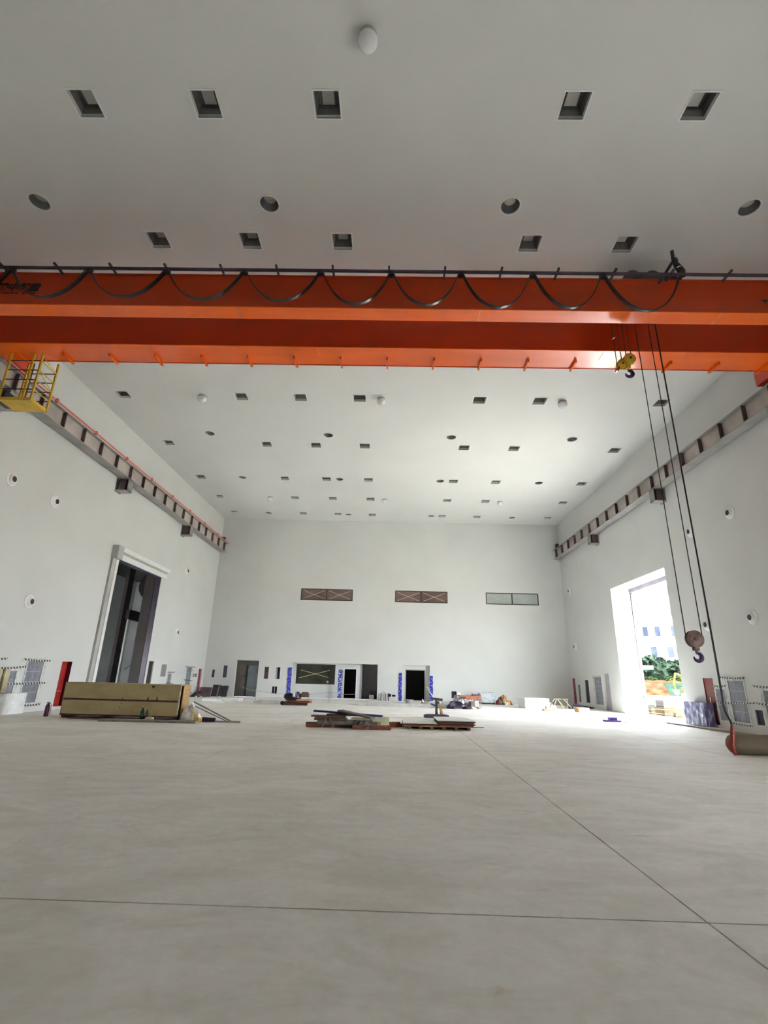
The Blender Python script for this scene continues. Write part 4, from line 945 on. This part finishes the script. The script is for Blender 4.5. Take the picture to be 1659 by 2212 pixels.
for k in range(5): plank(-0.25 + 0.1 * k, 16.9 + .06 * k, 0.22 + 0.06 * k, 17.05 + .08 * k, 0.0 + 0.035 * (k % 3), .10, .10 - 0.01 * k, 'wood_red', 'short_plank', '%s short reddish offcut at the right end of the lumber pile, from left' % ORD[k], 'plank', 'reddish offcuts beside the lumber pile')
for k, (x, y, s_) in enumerate(((-1.98, 16.32, 1), (-1.75, 16.30, -1), (-1.02, 16.22, 1), (-0.92, 16.25, -1))):
    tag(MB().tube([(x - .06 * s_, y, 0.02), (x, y - .03, 0.14), (x + .06 * s_, y, 0.26)], 0.025, 6).build('rope_tie', 'wood_grey', smooth=True),
        ['frayed tie at the far left of the lumber pile', 'frayed tie left of the middle of the lumber pile', 'frayed tie in the middle of the lumber pile', 'frayed tie right of the middle of the lumber pile'][k], 'rope')
lump('wire_coil', (-0.72, 16.12, 0), (0.17, 0.12, 0.20), 'wood_grey', 'tangled coil before the lumber pile', 'coil', 12)
tag(MB().obox((0.05, 16.6, 0.012), (0.5, 0.3, 0.024), 0.4).build('pale_board', 'wood_pale'), 'pale board lying beside the lumber pile', 'board')

# pallets with board stacks
def pallet(x0, x1, y0, y1, zt, label, nlay, topm, zl, ext):
    t = thing('loaded_pallet', label, 'pallet', ((x0 + x1) / 2, (y0 + y1) / 2, 0))
    for x in (x0 + 0.15, (x0 + x1) / 2, x1 - 0.15): MB().box(x - 0.05, x + 0.05, y0, y1, 0, 0.075).build('bearer', 'wood_brown', t)
    for k in range(5):
        y = y0 + (y1 - y0 - 0.14) * k / 4; MB().box(x0 - ext, x1 + ext, y, y + 0.14, 0.075, 0.10).build('deck_board', 'plywood_warm', t)
    z = 0.10
    for k in range(nlay):
        MB().box(x0 - 0.04 * (k % 2), x1 + 0.05 * (k % 2), y0 - 0.02 * k, y1, z, z + zl - 0.006).build('sheet', 'wood_red' if k % 2 == 0 else 'wood_dark', t); z += zl
    MB().box(x0 - 0.05, x1 + 0.02, y0 - 0.04, y1, z, z + 0.012).build('top_sheet', topm, t)
pallet(0.48, 1.48, 16.62, 18.5, 0.16, 'left pallet stacked with reddish sheets beside the lumber', 2, 'sheet_white', 0.03, 0.05)
pallet(1.55, 2.62, 16.68, 18.3, 0.25, 'right pallet with a taller stack of dark red sheets', 4, 'sheet_white', 0.038, 0.03)
plank(2.5, 16.75, 2.95, 16.8, 0.075, .12, .02, 'wood_grey', 'thin_slat', 'thin grey slat sticking out from the right pallet', 'slat')
plank(0.62, 16.35, 0.95, 16.3, 0.0, .15, .03, 'wood_pale', 'pale_offcut', 'pale offcut before the left pallet', 'offcut')
# I-shaped stand
stn = thing('roller_stand', 'violet grey T-shaped steel stand behind the pallets', 'stand', (1.92, 21.7, 0))
MB().box(1.40, 2.40, 21.45, 21.85, 0, 0.10).build('base_plate', 'stand_violet', stn, bevel=0.01)
MB().prism([(1.40, 21.45, 0.10), (2.40, 21.45, 0.10), (2.28, 21.45, 0.13), (1.52, 21.45, 0.13)], (0, 0.4, 0)).build('base_ramp', 'stand_violet', stn)
MB().box(1.86, 1.96, 21.6, 21.7, 0.1, 0.66).build('post', 'stand_violet', stn)
MB().obox((1.93, 21.65, 0.70), (0.46, 0.22, 0.09), 0, 0, 0.10).build('cross_head', 'stand_violet', stn)
MB().tube([(1.88, 21.65, 0.44), (1.68, 21.65, 0.52)], 0.03, 8).build('side_arm', 'stand_violet', stn)
for x, m_ in ((2.03, 'strap_orange'), (2.07, 'strap_yellow'), (2.11, 'strap_orange')):
    MB().tube([(2.02, 21.55, 0.48), (x + .02, 21.53, 0.28), (x + .04, 21.52, 0.10)], 0.018, 6).build('strap', m_, stn)

# ------------------------------------------------------------------ items near the back wall
def kerb(x0, x1, y0, y1, h, label):
    t = tag(MB().box(x0, x1, y0, y1, 0, h).build('low_plinth', 'concrete_kerb', bevel=0.01), label, 'plinth'); return t
kerb(-1.75, 3.85, 28.75, 30.2, 0.17, 'low pale concrete plinth before the black doorway')
kerb(-7.3, -5.45, 28.3, 29.4, 0.13, 'low concrete plinth beside the rubble heap')
kerb(-9.3, -8.35, 29.2, 30.0, 0.20, 'pale concrete step before the bronze doorway')
tag(MB().obox((-9.9, 30.0, 0.05), (1.3, 0.8, 0.10), 0.05).build('foam_sheet', 'sheet_white'), 'white foam sheet on the floor before the bronze doorway', 'sheet')
tag(MB().obox((-9.3, 28.5, 0.015), (0.7, 0.35, 0.03), 0.1).build('foam_sheet', 'sheet_white'), 'small white foam scrap nearer the viewer', 'sheet')
# skirting of the recess
struct(MB().box(-6.9, -0.85, D - 0.06, D - 0.004, -0.01, 0.05).build('trim_1', 'white_paint'), 'white sill strip along the foot of the recess', 'trim')
# rope barrier
rb = thing('rope_barrier', 'thin post and rope barrier before the wide recess', 'barrier', (-4.0, 31.0, 0))
for x in (-7.9, -3.55): MB().tube([(x, 31.0, 0), (x, 31.0, 0.62)], 0.018, 6).build('post', 'leg_grey', rb)
for a, b in (((-8.8, 31.1, 0.75), (-7.9, 31.0, 0.55)), ((-7.9, 31.0, 0.55), (-5.7, 31.0, 0.42)), ((-5.7, 31.0, 0.42), (-3.55, 31.0, 0.58)), ((-3.55, 31.0, 0.58), (-1.9, 31.0, 0.50))):
    m_ = ((a[0] + b[0]) / 2, 31.0, (a[2] + b[2]) / 2 - 0.06); MB().tube([a, m_, b], 0.01, 5).build('rope', 'leg_grey', rb)
# rubble heap (left middle)
GR = 'clutter on the pile before the wide recess'
for a in [(-5.6, 27.6, -4.3, 27.7, 0.0, .5, .12, 'wood_dark', 'dark timber at the foot of the clutter pile'), (-5.3, 27.7, -4.1, 27.5, 0.13, .4, .10, 'wood_red', 'reddish timber on the clutter pile'),
          (-4.9, 27.5, -4.15, 27.9, 0.24, .3, .05, 'cardboard', 'flattened cardboard on the clutter pile'), (-5.45, 27.8, -4.7, 27.6, 0.24, .3, .12, 'sheet_dark', 'dark plank on the clutter pile')]:
    plank(*a[:8], label=a[8], group=GR)
lump('dark_tool_bag', (-5.25, 27.7, 0.34), (0.35, 0.25, 0.22), 'dark_plum', 'dark tool bag on the clutter pile', 'bag', 21)
lump('plastic_bag', (-4.85, 27.6, 0.36), (0.22, 0.2, 0.26), 'stand_violet', 'violet plastic bag on the clutter pile', 'bag', 22)
lump('white_pot', (-4.98, 27.45, 0.42), (0.09, 0.09, 0.20), 'sheet_white', 'white pot on the clutter pile', 'pot', 23)
tag(MB().obox((-4.45, 27.65, 0.50), (0.42, 0.3, 0.20), 0.2).obox((-4.45, 27.65, 0.62), (0.34, 0.24, 0.06), 0.2).build('tool_case', 'block_brown', bevel=0.01), 'brown tool case on top of the clutter pile', 'case')
wb = thing('hand_cart', 'small dark cart wheel beside the clutter pile', 'cart', (-5.5, 27.4, 0))
MB().lathe([(0.09, -.03), (0.10, -.03), (0.10, .03), (0.09, .03)], (-5.55, 27.35, 0.10), 'Y', 16).build('wheel', 'near_black', wb)
MB().obox((-5.4, 27.4, 0.17), (0.35, 0.15, 0.05), 0, 0, -0.4).build('frame', 'dark_steel', wb)
# leaning sheets in the far left corner
lean = [(-12.5, -11.75, 34.3, 0.62, 'sheet_brown', 'brown sheet leaning in the far left corner'), (-11.9, -11.4, 34.9, 0.78, 'sheet_dark', 'black panel leaning beside the brown sheet'), (-11.42, -10.85, 34.9, 0.74, 'sheet_dark', 'grey black panel leaning nearest the bronze doorway')]
for x0, x1, y, h, m_, lb in lean:
    tag(MB().obox(((x0 + x1) / 2, y + 0.16, h * .47), (x1 - x0, 0.03, h), 0, -0.42).build('leaning_sheet', m_), lb, 'sheet')
tag(MB().obox((-11.42, 34.85, 0.36), (0.06, 0.04, 0.74), 0, -0.35).build('pale_batten', 'wood_grey'), 'pale batten leaning between the black panels', 'batten')
lump('debris_heap', (-12.3, 33.9, 0), (0.40, 0.3, 0.30), 'sheet_brown', 'low brown debris heap in the far left corner', 'debris', 31)
for k, (x, y) in enumerate(((-12.3, 33.4), (-12.0, 33.45), (-11.1, 34.3))): lump('white_scrap', (x, y, 0), (0.07, 0.06, 0.06), 'sheet_white', ['white scrap at the left of the corner debris', 'white scrap at the right of the corner debris', 'white scrap below the black panels'][k], 'scrap', 33 + k)
tag(MB().prism([(-12.85, 33.6, 0), (-12.2, 33.6, 0), (-12.4, 33.6, 0.35)], (0, .05, 0)).build('dark_wedge', 'sheet_dark'), 'dark triangular offcut against the left wall', 'offcut')
# things in the recess bay and next to it
tag(MB().box(-1.45, -1.1, RY + 0.3, RY + 0.7, 0.03, 0.30).build('white_tub', 'sheet_white', bevel=0.02), 'white tub standing in the shaded bay', 'tub')
tag(MB().obox((-1.15, RY + 0.95, 0.28), (0.5, 0.35, 0.5)).build('dark_box', 'dark_plum', bevel=0.02), 'dark plum box in the shaded bay', 'box')
tag(MB().tube([(-1.98, RY + 1.3, 1.6), (-2.0, RY + 1.28, 1.4), (-1.97, RY + 1.3, 1.1)], 0.012, 5).build('dangling_wire', 'near_black'), 'short black wire dangling in the shaded bay', 'wire')
for k, x in enumerate((-0.72, -0.60, -0.40, -0.30, -0.18, -0.08)):
    tag(MB().tube([(x, 35.6, 0), (x + 0.03 * math.sin(k * 2.0), 35.75, 0.42 + 0.05 * (k % 2))], 0.035, 6).build('steel_rod', ['leg_grey', 'dark_steel'][k % 2]), '%s upright rod leaning right of the recess, from the left' % ORD[k], 'rod', 'rods leaning beside the recess')
tag(MB().obox((-0.45, 35.55, 0.52), (0.3, 0.16, 0.10)).build('grey_case', 'bin_grey'), 'grey case behind the leaning rods', 'case')
# clutter on the plinth
bk_ = thing('wash_basin', 'grey basin on the low plinth', 'basin', (1.05, 29.2, 0.17))
MB().lathe([(0.16, 0.17), (0.24, 0.36), (0.26, 0.36), (0.255, 0.34), (0.16, 0.20)], (1.05, 29.2, 0), 'Z', 18).build('bowl', 'lilac_panel', bk_, smooth=True)
MB().lathe([(0.14, 0.17), (0.14, 0.19)], (1.05, 29.2, 0), 'Z', 14).build('foot_ring', 'leg_grey', bk_)
lump('wire_bundle', (1.95, 28.95, 0.17), (0.24, 0.18, 0.14), 'leg_grey', 'grey wire bundle on the low plinth', 'wire', 41)
hm = thing('yellow_drum', 'yellow capped drum on the low plinth', 'drum', (2.62, 29.0, 0.17))
MB().lathe([(0.10, 0.17), (0.11, 0.19), (0.11, 0.33), (0.10, 0.34)], (2.62, 29.0, 0), 'Z', 14).build('body', 'wood_brown', hm, smooth=True)
MB().lathe([(0.13, 0.33), (0.14, 0.38), (0.10, 0.44), (0.001, 0.47)], (2.62, 29.0, 0), 'Z', 14).build('cap', 'box_cream', hm, smooth=True)
tag(MB().obox((3.15, 29.2, 0.25), (0.5, 0.35, 0.16)).build('paper_box', 'sheet_white'), 'white paper box on the low plinth', 'box')
tag(MB().tube([(1.86, 28.9, 0.17), (1.80, 28.95, 0.42)], [0.07, 0.02], 8).build('white_cone', 'sheet_white'), 'small white cone on the low plinth', 'cone')
tag(MB().tube([(2.98, 33.6, 0.05), (2.42, 34.2, 0.95)], 0.03, 6).build('white_pole', 'sheet_white'), 'white pole leaning beside the black doorway', 'pole')
lump('dark_sack', (3.55, 28.3, 0), (0.55, 0.3, 0.34), 'dark_plum', 'dark sack before the plinth', 'sack', 51)
lump('dark_sack', (4.15, 28.2, 0), (0.25, 0.2, 0.16), 'dark_plum', 'smaller dark sack beside the worktable', 'sack', 52)
for k, (x, y, s_) in enumerate(((3.9, 30.2, .30), (4.25, 30.4, .26), (4.6, 30.0, .20))):
    lump('clear_bag', (x, y, 0), (s_, s_, s_ * 2.0), 'tank_film', '%s crumpled clear bag behind the worktable' % ORD[k], 'bag', 53 + k, 'clear bags behind the worktable')
# rusty worktable
wt = thing('worktable', 'rust red steel worktable with thin legs', 'table', (4.35, 28.6, 0))
MB().box(3.72, 4.92, 28.35, 29.0, 0.60, 0.66).build('top', 'table_rust', wt)
MB().box(4.10, 4.92, 28.33, 28.37, 0.46, 0.60).build('apron', 'table_rust', wt); MB().box(3.72, 4.10, 28.34, 28.37, 0.50, 0.60).build('apron', 'sheet_brown', wt)
for x, y in ((3.85, 28.4), (4.68, 28.4), (4.88, 28.4), (3.85, 28.95), (4.88, 28.95)): MB().box(x - 0.02, x + 0.02, y - 0.02, y + 0.02, 0, 0.60).build('leg', 'leg_grey', wt)
tag(MB().box(3.75, 4.45, 28.5, 28.9, 0.66, 0.70).build('metal_sheet', 'leg_grey'), 'grey metal sheet on the worktable', 'sheet')
tag(MB().box(4.42, 4.50, 28.5, 28.6, 0.66, 0.76).build('small_tin', 'hydrant_maroon'), 'small maroon tin on the worktable', 'tin')
tag(MB().box(4.58, 4.90, 28.5, 28.8, 0.66, 0.74).build('violet_case', 'stand_violet'), 'violet case on the worktable', 'case')
for k, (x, y, sx, sy, h, m_, lb) in enumerate([(4.0, 29.6, .3, .3, .38, 'sheet_white', 'white carton under the worktable'), (4.3, 29.8, .25, .3, .40, 'leg_grey', 'grey carton under the worktable'),
                                              (4.55, 29.5, .2, .2, .34, 'sheet_brown', 'brown carton under the worktable'), (4.85, 29.9, .25, .2, .36, 'sheet_white', 'white carton behind the worktable legs')]):
    tag(MB().obox((x, y, h / 2), (sx, sy, h), 0.2 * k).build('carton', m_, bevel=0.01), lb, 'carton')
for k, (x, y, m_) in enumerate(((4.2, 29.0, 'sheet_white'), (4.6, 29.1, 'strap_yellow'), (4.45, 28.9, 'sheet_white'), (4.75, 29.2, 'leaf_light'))):
    lump('paper_scrap', (x, y, 0), (0.18, 0.14, 0.08), m_, '%s litter scrap under the worktable' % ['leftmost white', 'yellowish', 'middle white', 'greenish'][k], 'litter', 61 + k)
# wrapped tank against the back wall
tk = thing('wrapped_tank', 'grey plastic tank against the end wall', 'tank', (6.4, 34.7, 0))
MB().prism([(5.98, 34.4, 0.10), (6.82, 34.4, 0.10), (6.92, 34.4, 0.62), (5.90, 34.4, 0.62)], (0, 0.8, 0)).build('tank_body', 'tank_film', tk)
MB().box(5.86, 6.96, 34.36, 35.24, 0.60, 0.66).build('rim', 'bin_grey', tk); MB().box(5.95, 6.85, 34.42, 35.2, 0.0, 0.10).build('base', 'dark_plum', tk)
MB().box(5.90, 6.92, 35.14, 35.2, 0.66, 0.74).build('back_rail', 'bin_grey', tk)
for k, (x, y, s_, m_, nm) in enumerate(((7.15, 34.2, .22, 'block_brown', 'brown'), (7.35, 34.3, .26, 'cardboard', 'tan'), (7.45, 33.9, .14, 'bin_grey', 'grey'), (7.6, 34.1, .18, 'strap_orange', 'orange'), (7.75, 34.3, .15, 'sheet_dark', 'black'), (7.05, 34.5, .18, 'hydrant_maroon', 'maroon'))):
    lump('hose_bundle', (x, y, 0), (s_, s_, s_ * 2.0 if k < 2 else s_ * 1.4), m_, '%s bundle in the clutter beside the grey tank' % nm, 'bundle', 71 + k, 'clutter beside the grey tank')
# white box
wbx = thing('white_box', 'big white foam box standing before the end wall', 'box', (8.4, 30.9, 0))
def slab_rot(): pass
c_ = (8.42, 31.1)
MB().obox((c_[0], c_[1], 0.27), (1.50, 0.95, 0.54), 0.20).build('box_body', 'box_white', wbx, bevel=0.01)
MB().obox((c_[0], c_[1], 0.545), (1.52, 0.97, 0.02), 0.20).build('lid', 'box_white', wbx)
lump('trash_bag', (8.75, 28.9, 0), (0.30, 0.25, 0.34), 'bag_white', 'white trash bag before the white box', 'bag', 81)
tag(MB().obox((8.55, 28.7, 0.05), (0.6, 0.3, 0.06), 0.1).build('tan_cloth', 'cardboard', bevel=0.02), 'tan cloth under the white trash bag', 'cloth')
# sawhorse frames
sh = thing('trestle', 'pale folding trestle in the far right corner', 'trestle', (10.1, 31.5, 0))
for p, q in (((9.6, 31.3, 0), (9.9, 31.5, 0.52)), ((10.3, 31.2, 0), (9.95, 31.5, 0.52)), ((9.55, 31.9, 0), (9.85, 31.7, 0.52)), ((10.4, 31.9, 0), (10.0, 31.7, 0.52)), ((9.8, 31.6, 0.52), (10.7, 31.8, 0.52)), ((10.55, 31.6, 0), (10.65, 31.8, 0.5)), ((9.65, 31.5, 0.15), (10.3, 31.45, 0.12)), ((10.35, 31.5, 0.5), (10.75, 31.5, 0.05))):
    MB().tube([p, q], 0.022, 6).build('strut', 'wood_pale', sh)
lump('blue_hose', (11.2, 31.9, 0), (0.45, 0.3, 0.20), 'stand_violet', 'violet hose heap in the far right corner', 'hose', 91)
lump('blue_hose', (11.8, 32.2, 0), (0.5, 0.25, 0.14), 'dark_plum', 'dark hose heap below the maroon cabinet', 'hose', 92)
tag(MB().tube([(11.3, 31.5, 0.03), (11.8, 31.7, 0.10), (12.2, 32.6, 0.06)], 0.025, 6).build('red_hose', 'hydrant_maroon', smooth=True), 'maroon hose on the floor below the cabinet', 'hose')
yb_ = thing('cream_box', 'small cream carton near the bright doorway', 'carton', (10.3, 28.5, 0))
MB().obox((10.32, 28.5, 0.105), (0.52, 0.40, 0.21), 0.3).build('carton_body', 'box_cream', yb_, bevel=0.005)
MB().obox((10.0, 28.36, 0.105), (0.11, 0.36, 0.205), 0.3).build('carton_flap', 'cardboard', yb_)
tag(MB().obox((9.15, 22.1, 0.03), (0.62, 0.35, 0.06), 0.1).obox((9.2, 22.15, 0.11), (0.30, 0.22, 0.11), 0.1).build('purple_mop', 'purple_plastic', bevel=0.01), 'purple plastic tool lying before the bright doorway', 'tool')
for k, (x, y) in enumerate(((5.6, 27.6), (7.6, 28.2), (9.6, 21.8), (11.6, 25.0), (11.9, 27.9))):
    lump('paper_scrap', (x, y, 0), (0.07, 0.06, 0.04), 'sheet_white', ['white scrap right of the worktable', 'white scrap before the white box', 'white scrap beside the purple tool', 'white scrap on the floor by the bright doorway', 'white scrap at the far jamb of the bright doorway'][k], 'scrap', 95 + k)
# wrapped blue box beside the right doorway
wr = thing('wrapped_box', 'blue film wrapped box beside the brick red cabinet', 'box', (12.15, 21.1, 0))
MB().box(12.02, 12.40, 20.42, 21.75, 0.02, 0.86).build('box_core', 'wrap_blue', wr, bevel=0.02)
film_sheet(12.015, 20.40, 21.77, 0.02, 0.87, 0.03, -1, 14, 10).build('film_wrap', 'wrap_blue', wr, smooth=True)
# planks along the right wall foot
plank(11.4, 21.9, 11.75, 16.6, 0.0, 0.30, 0.05, 'wood_grey', 'long_plank', 'long grey plank along the foot of the right wall', 'plank')
plank(11.9, 20.2, 12.1, 16.4, 0.0, 0.25, 0.04, 'wood_pale', 'long_plank', 'pale plank beside the right wall below the panels', 'plank')
# brown roll lying on the floor
rl = thing('tarpaulin_roll', 'thick brown roll lying on the floor at the right edge', 'roll', (10.1, 12.85, 0))
MB().lathe([(0.02, 7.92), (0.13, 7.93), (0.19, 7.98), (0.215, 8.06), (0.22, 8.2), (0.22, 11.9), (0.20, 11.97), (0.02, 11.98)], (0, 12.75, 0.22), 'X', 30).build('roll_body', 'roll_brown', rl, smooth=True)
MB().lathe([(0.012, 7.91), (0.10, 7.922), (0.10, 7.93)], (0, 12.75, 0.22), 'X', 24).build('core_tube', 'wood_red', rl)

# ------------------------------------------------------------------ outside the bright doorway
struct(MB().box(XR + 1.18, 220, -160, 320, -0.30, -0.03).build('ground_yard', 'yard_ground'), 'pale sunlit yard outside the doorway', 'ground')
struct(MB().box(-60, 60, -120, YF - 0.5, -0.30, -0.03).build('ground_apron_added', 'yard_ground'), 'added, unseen pale concrete apron outside the added rear doorway', 'ground')
# building
u = Vector((-0.888, 0.46, 0)); nrm = Vector((-0.46, -0.888, 0)); bc = Vector((60, 118, 0))
bl = thing('office_building', 'white office block with rows of windows outside the doorway', 'building', tuple(bc))
def fbox(s0, s1, d0, d1, z0, z1):
    c = bc + u * ((s0 + s1) / 2) - nrm * ((d0 + d1) / 2); return MB().obox((c.x, c.y, (z0 + z1) / 2), (s1 - s0, d1 - d0, z1 - z0), math.atan2(u.y, u.x))
fbox(-22, 26, 0.3, 12, -0.3, 30).build('wall', 'facade_white', bl)
for r_i, z in enumerate((2.6, 7.2, 11.8, 16.4, 21.0)):
    for k in range(-4, 5):
        s0 = k * 4.6 - 2.1
        wd = fbox(s0, s0 + 3.9, 0.16, 0.34, z, z + 2.5).build('window', 'frame_dark' if r_i < 2 else 'grey_trim', bl)
        for q in range(3): fbox(s0 + 0.12 + q * 1.25, s0 + 1.25 + q * 1.25, 0.10, 0.2, z + 0.12, z + 2.38).build('pane', ('window_blue', 'window_pale')[(k + q + r_i) % 2 if r_i < 3 else 1], wd)
    fbox(-22, 26, -0.1, 0.3, z - 1.2, z - 0.9).build('floor_band', 'facade_white', bl)
# trees
def tree(name, x, y, h, r, mat, label, seed, trunk=True):
    rng = random.Random(seed); t = thing(name, label, 'tree', (x, y, 0))
    mb = MB()
    for k in range(420):
        a = rng.uniform(0, 6.283); e = math.asin(rng.uniform(-0.35, 1)); q = r * (0.75 + 0.25 * rng.random())
        p = Vector((x + q * math.cos(a) * math.cos(e), y + q * math.sin(a) * math.cos(e), h * 0.55 + h * 0.45 * math.sin(e) * (q / r)))
        s_ = rng.uniform(0.35, 0.7) * r * 0.22; rx = Matrix.Rotation(rng.uniform(0, 3), 3, 'X') @ Matrix.Rotation(rng.uniform(0, 6), 3, 'Z')
        mb._add([p + rx @ Vector(w_) for w_ in ((-s_, -s_ * .6, 0), (s_, -s_ * .6, s_ * .3), (s_, s_ * .6, 0), (-s_, s_ * .6, s_ * .3))], [(0, 1, 2, 3)])
    mb.lathe([(r * .3, h * .25), (r * .8, h * .45), (r * .8, h * .7), (r * .3, h * .9)], (x, y, 0), 'Z', 10)
    mb.build('crown', mat, t)
    MB().tube([(x, y, -0.2), (x + .1, y, h * .5)], [0.16, 0.1], 8).build('trunk', 'wood_dark', t)
for k, (x, y, h, r) in enumerate(((43.5, 95, 5.4, 3.4), (47.0, 93, 6.2, 3.6), (50.5, 92, 5.6, 3.2), (54.5, 92, 5.0, 3.4), (58.5, 92, 4.6, 3.0), (40.5, 96, 4.6, 3.0))):
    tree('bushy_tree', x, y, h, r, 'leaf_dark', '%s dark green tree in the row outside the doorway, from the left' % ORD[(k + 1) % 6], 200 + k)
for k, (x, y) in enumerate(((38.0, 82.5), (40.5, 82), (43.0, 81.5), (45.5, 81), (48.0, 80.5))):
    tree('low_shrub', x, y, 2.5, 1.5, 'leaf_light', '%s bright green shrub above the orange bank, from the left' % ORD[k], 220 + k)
# orange soil bank with green tarp
def bank():
    mb = MB(); rng = random.Random(5); nx, ny = 26, 8
    P = [[(30 + i * 1.0, 78 - 0.45 * i * 0.3 + j * 0.7, -0.1 + (2.0 + rng.uniform(-.25, .25)) * min(1, j / 4.0) * (1 if 0 < i < nx else 0.2)) for j in range(ny + 1)] for i in range(nx + 1)]
    for i in range(nx):
        for j in range(ny): mb.quad(P[i][j], P[i + 1][j], P[i + 1][j + 1], P[i][j + 1])
    struct(mb.build('ground_bank', 'soil_orange'), 'orange earth bank beyond the yard', 'earth bank')
bank()
gt_ = MB(); nx = 8
for i in range(nx):
    a, b = 39.0 + i * .36, 39.0 + (i + 1) * .36; z0 = lambda x: 0.02; w_ = lambda x: 0.12 * math.sin(x * 3)
    gt_._add([(a, 73.6 + w_(a), 0.0), (b, 73.6 + w_(b), 0.0), (b, 75.2 + w_(b), 1.75), (a, 75.2 + w_(a), 1.75), (a, 73.7 + w_(a), 0.0), (b, 73.7 + w_(b), 0.0), (b, 75.3 + w_(b), 1.75), (a, 75.3 + w_(a), 1.75)], [(0, 1, 2, 3), (7, 6, 5, 4), (3, 2, 6, 7), (0, 4, 5, 1), (0, 3, 7, 4), (1, 5, 6, 2)])
tag(gt_.build('green_tarpaulin', 'tarp_green'), 'green tarpaulin hung over the orange earth bank', 'tarpaulin')
# yellow excavator
ex = thing('excavator', 'yellow excavator working outside the doorway', 'excavator', (37.5, 66, 0))
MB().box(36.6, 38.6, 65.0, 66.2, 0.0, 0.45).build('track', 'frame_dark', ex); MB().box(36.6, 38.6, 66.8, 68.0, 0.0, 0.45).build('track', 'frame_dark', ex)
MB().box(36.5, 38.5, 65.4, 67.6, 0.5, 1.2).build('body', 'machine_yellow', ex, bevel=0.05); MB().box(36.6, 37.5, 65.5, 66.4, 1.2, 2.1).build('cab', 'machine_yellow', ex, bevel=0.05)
MB().tube([(37.0, 66.8, 1.1), (36.0, 66.4, 2.6), (35.2, 66.1, 2.9)], [.16, .18, .14], 8).build('boom', 'machine_yellow', ex)
MB().tube([(35.2, 66.1, 2.9), (34.8, 66.0, 1.6), (34.9, 66.0, 0.9)], [.13, .12, .1], 8).build('dipper_arm', 'machine_yellow', ex)
MB().prism([(34.6, 65.7, 0.9), (35.2, 65.7, 0.9), (35.3, 65.7, 0.4), (34.9, 65.7, 0.25)], (0, .6, 0)).build('bucket', 'frame_dark', ex)
ex.location = (39.6, 68.5, 0)                           # parked by the bank
# white canopy outside
cn = thing('white_canopy', 'flat white canopy on posts outside the doorway', 'canopy', (35, 80, 0))
MB().box(28.0, 39.6, 78.6, 80.8, 3.6, 4.15).build('roof_slab', 'facade_white', cn)
for x in (29.5, 37.0): MB().box(x, x + .25, 79.5, 79.75, -0.1, 3.6).build('post', 'facade_white', cn)
# goods just outside the doorway
def goods(name, c, s, rz, mat, label, topm=None):
    t = thing(name, label, 'crate', (c[0], c[1], 0))
    MB().obox((c[0], c[1], s[2] / 2 + c[2]), s, rz).build('body', mat, t, bevel=0.01)
    for k in (0.25, 0.75): MB().obox((c[0], c[1], c[2] + s[2] * k), (s[0] + .02, s[1] + .02, 0.03), rz).build('band', topm or 'wood_brown', t)
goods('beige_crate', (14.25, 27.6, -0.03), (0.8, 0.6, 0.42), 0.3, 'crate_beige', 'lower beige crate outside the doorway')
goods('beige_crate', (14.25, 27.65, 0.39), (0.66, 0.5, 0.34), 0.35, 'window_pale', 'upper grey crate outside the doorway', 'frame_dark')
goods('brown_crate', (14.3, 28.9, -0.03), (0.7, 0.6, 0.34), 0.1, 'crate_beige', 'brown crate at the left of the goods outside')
tag(MB().obox((14.3, 28.9, 0.38), (0.5, 0.4, 0.14), 0.6).build('dark_scrap', 'window_pale'), 'grey scrap on the brown crate outside', 'scrap')
lump('sand_pile', (14.6, 26.5, -0.03), (0.6, 0.5, 0.35), 'crate_beige', 'low sand pile outside the doorway', 'sand pile', 301)
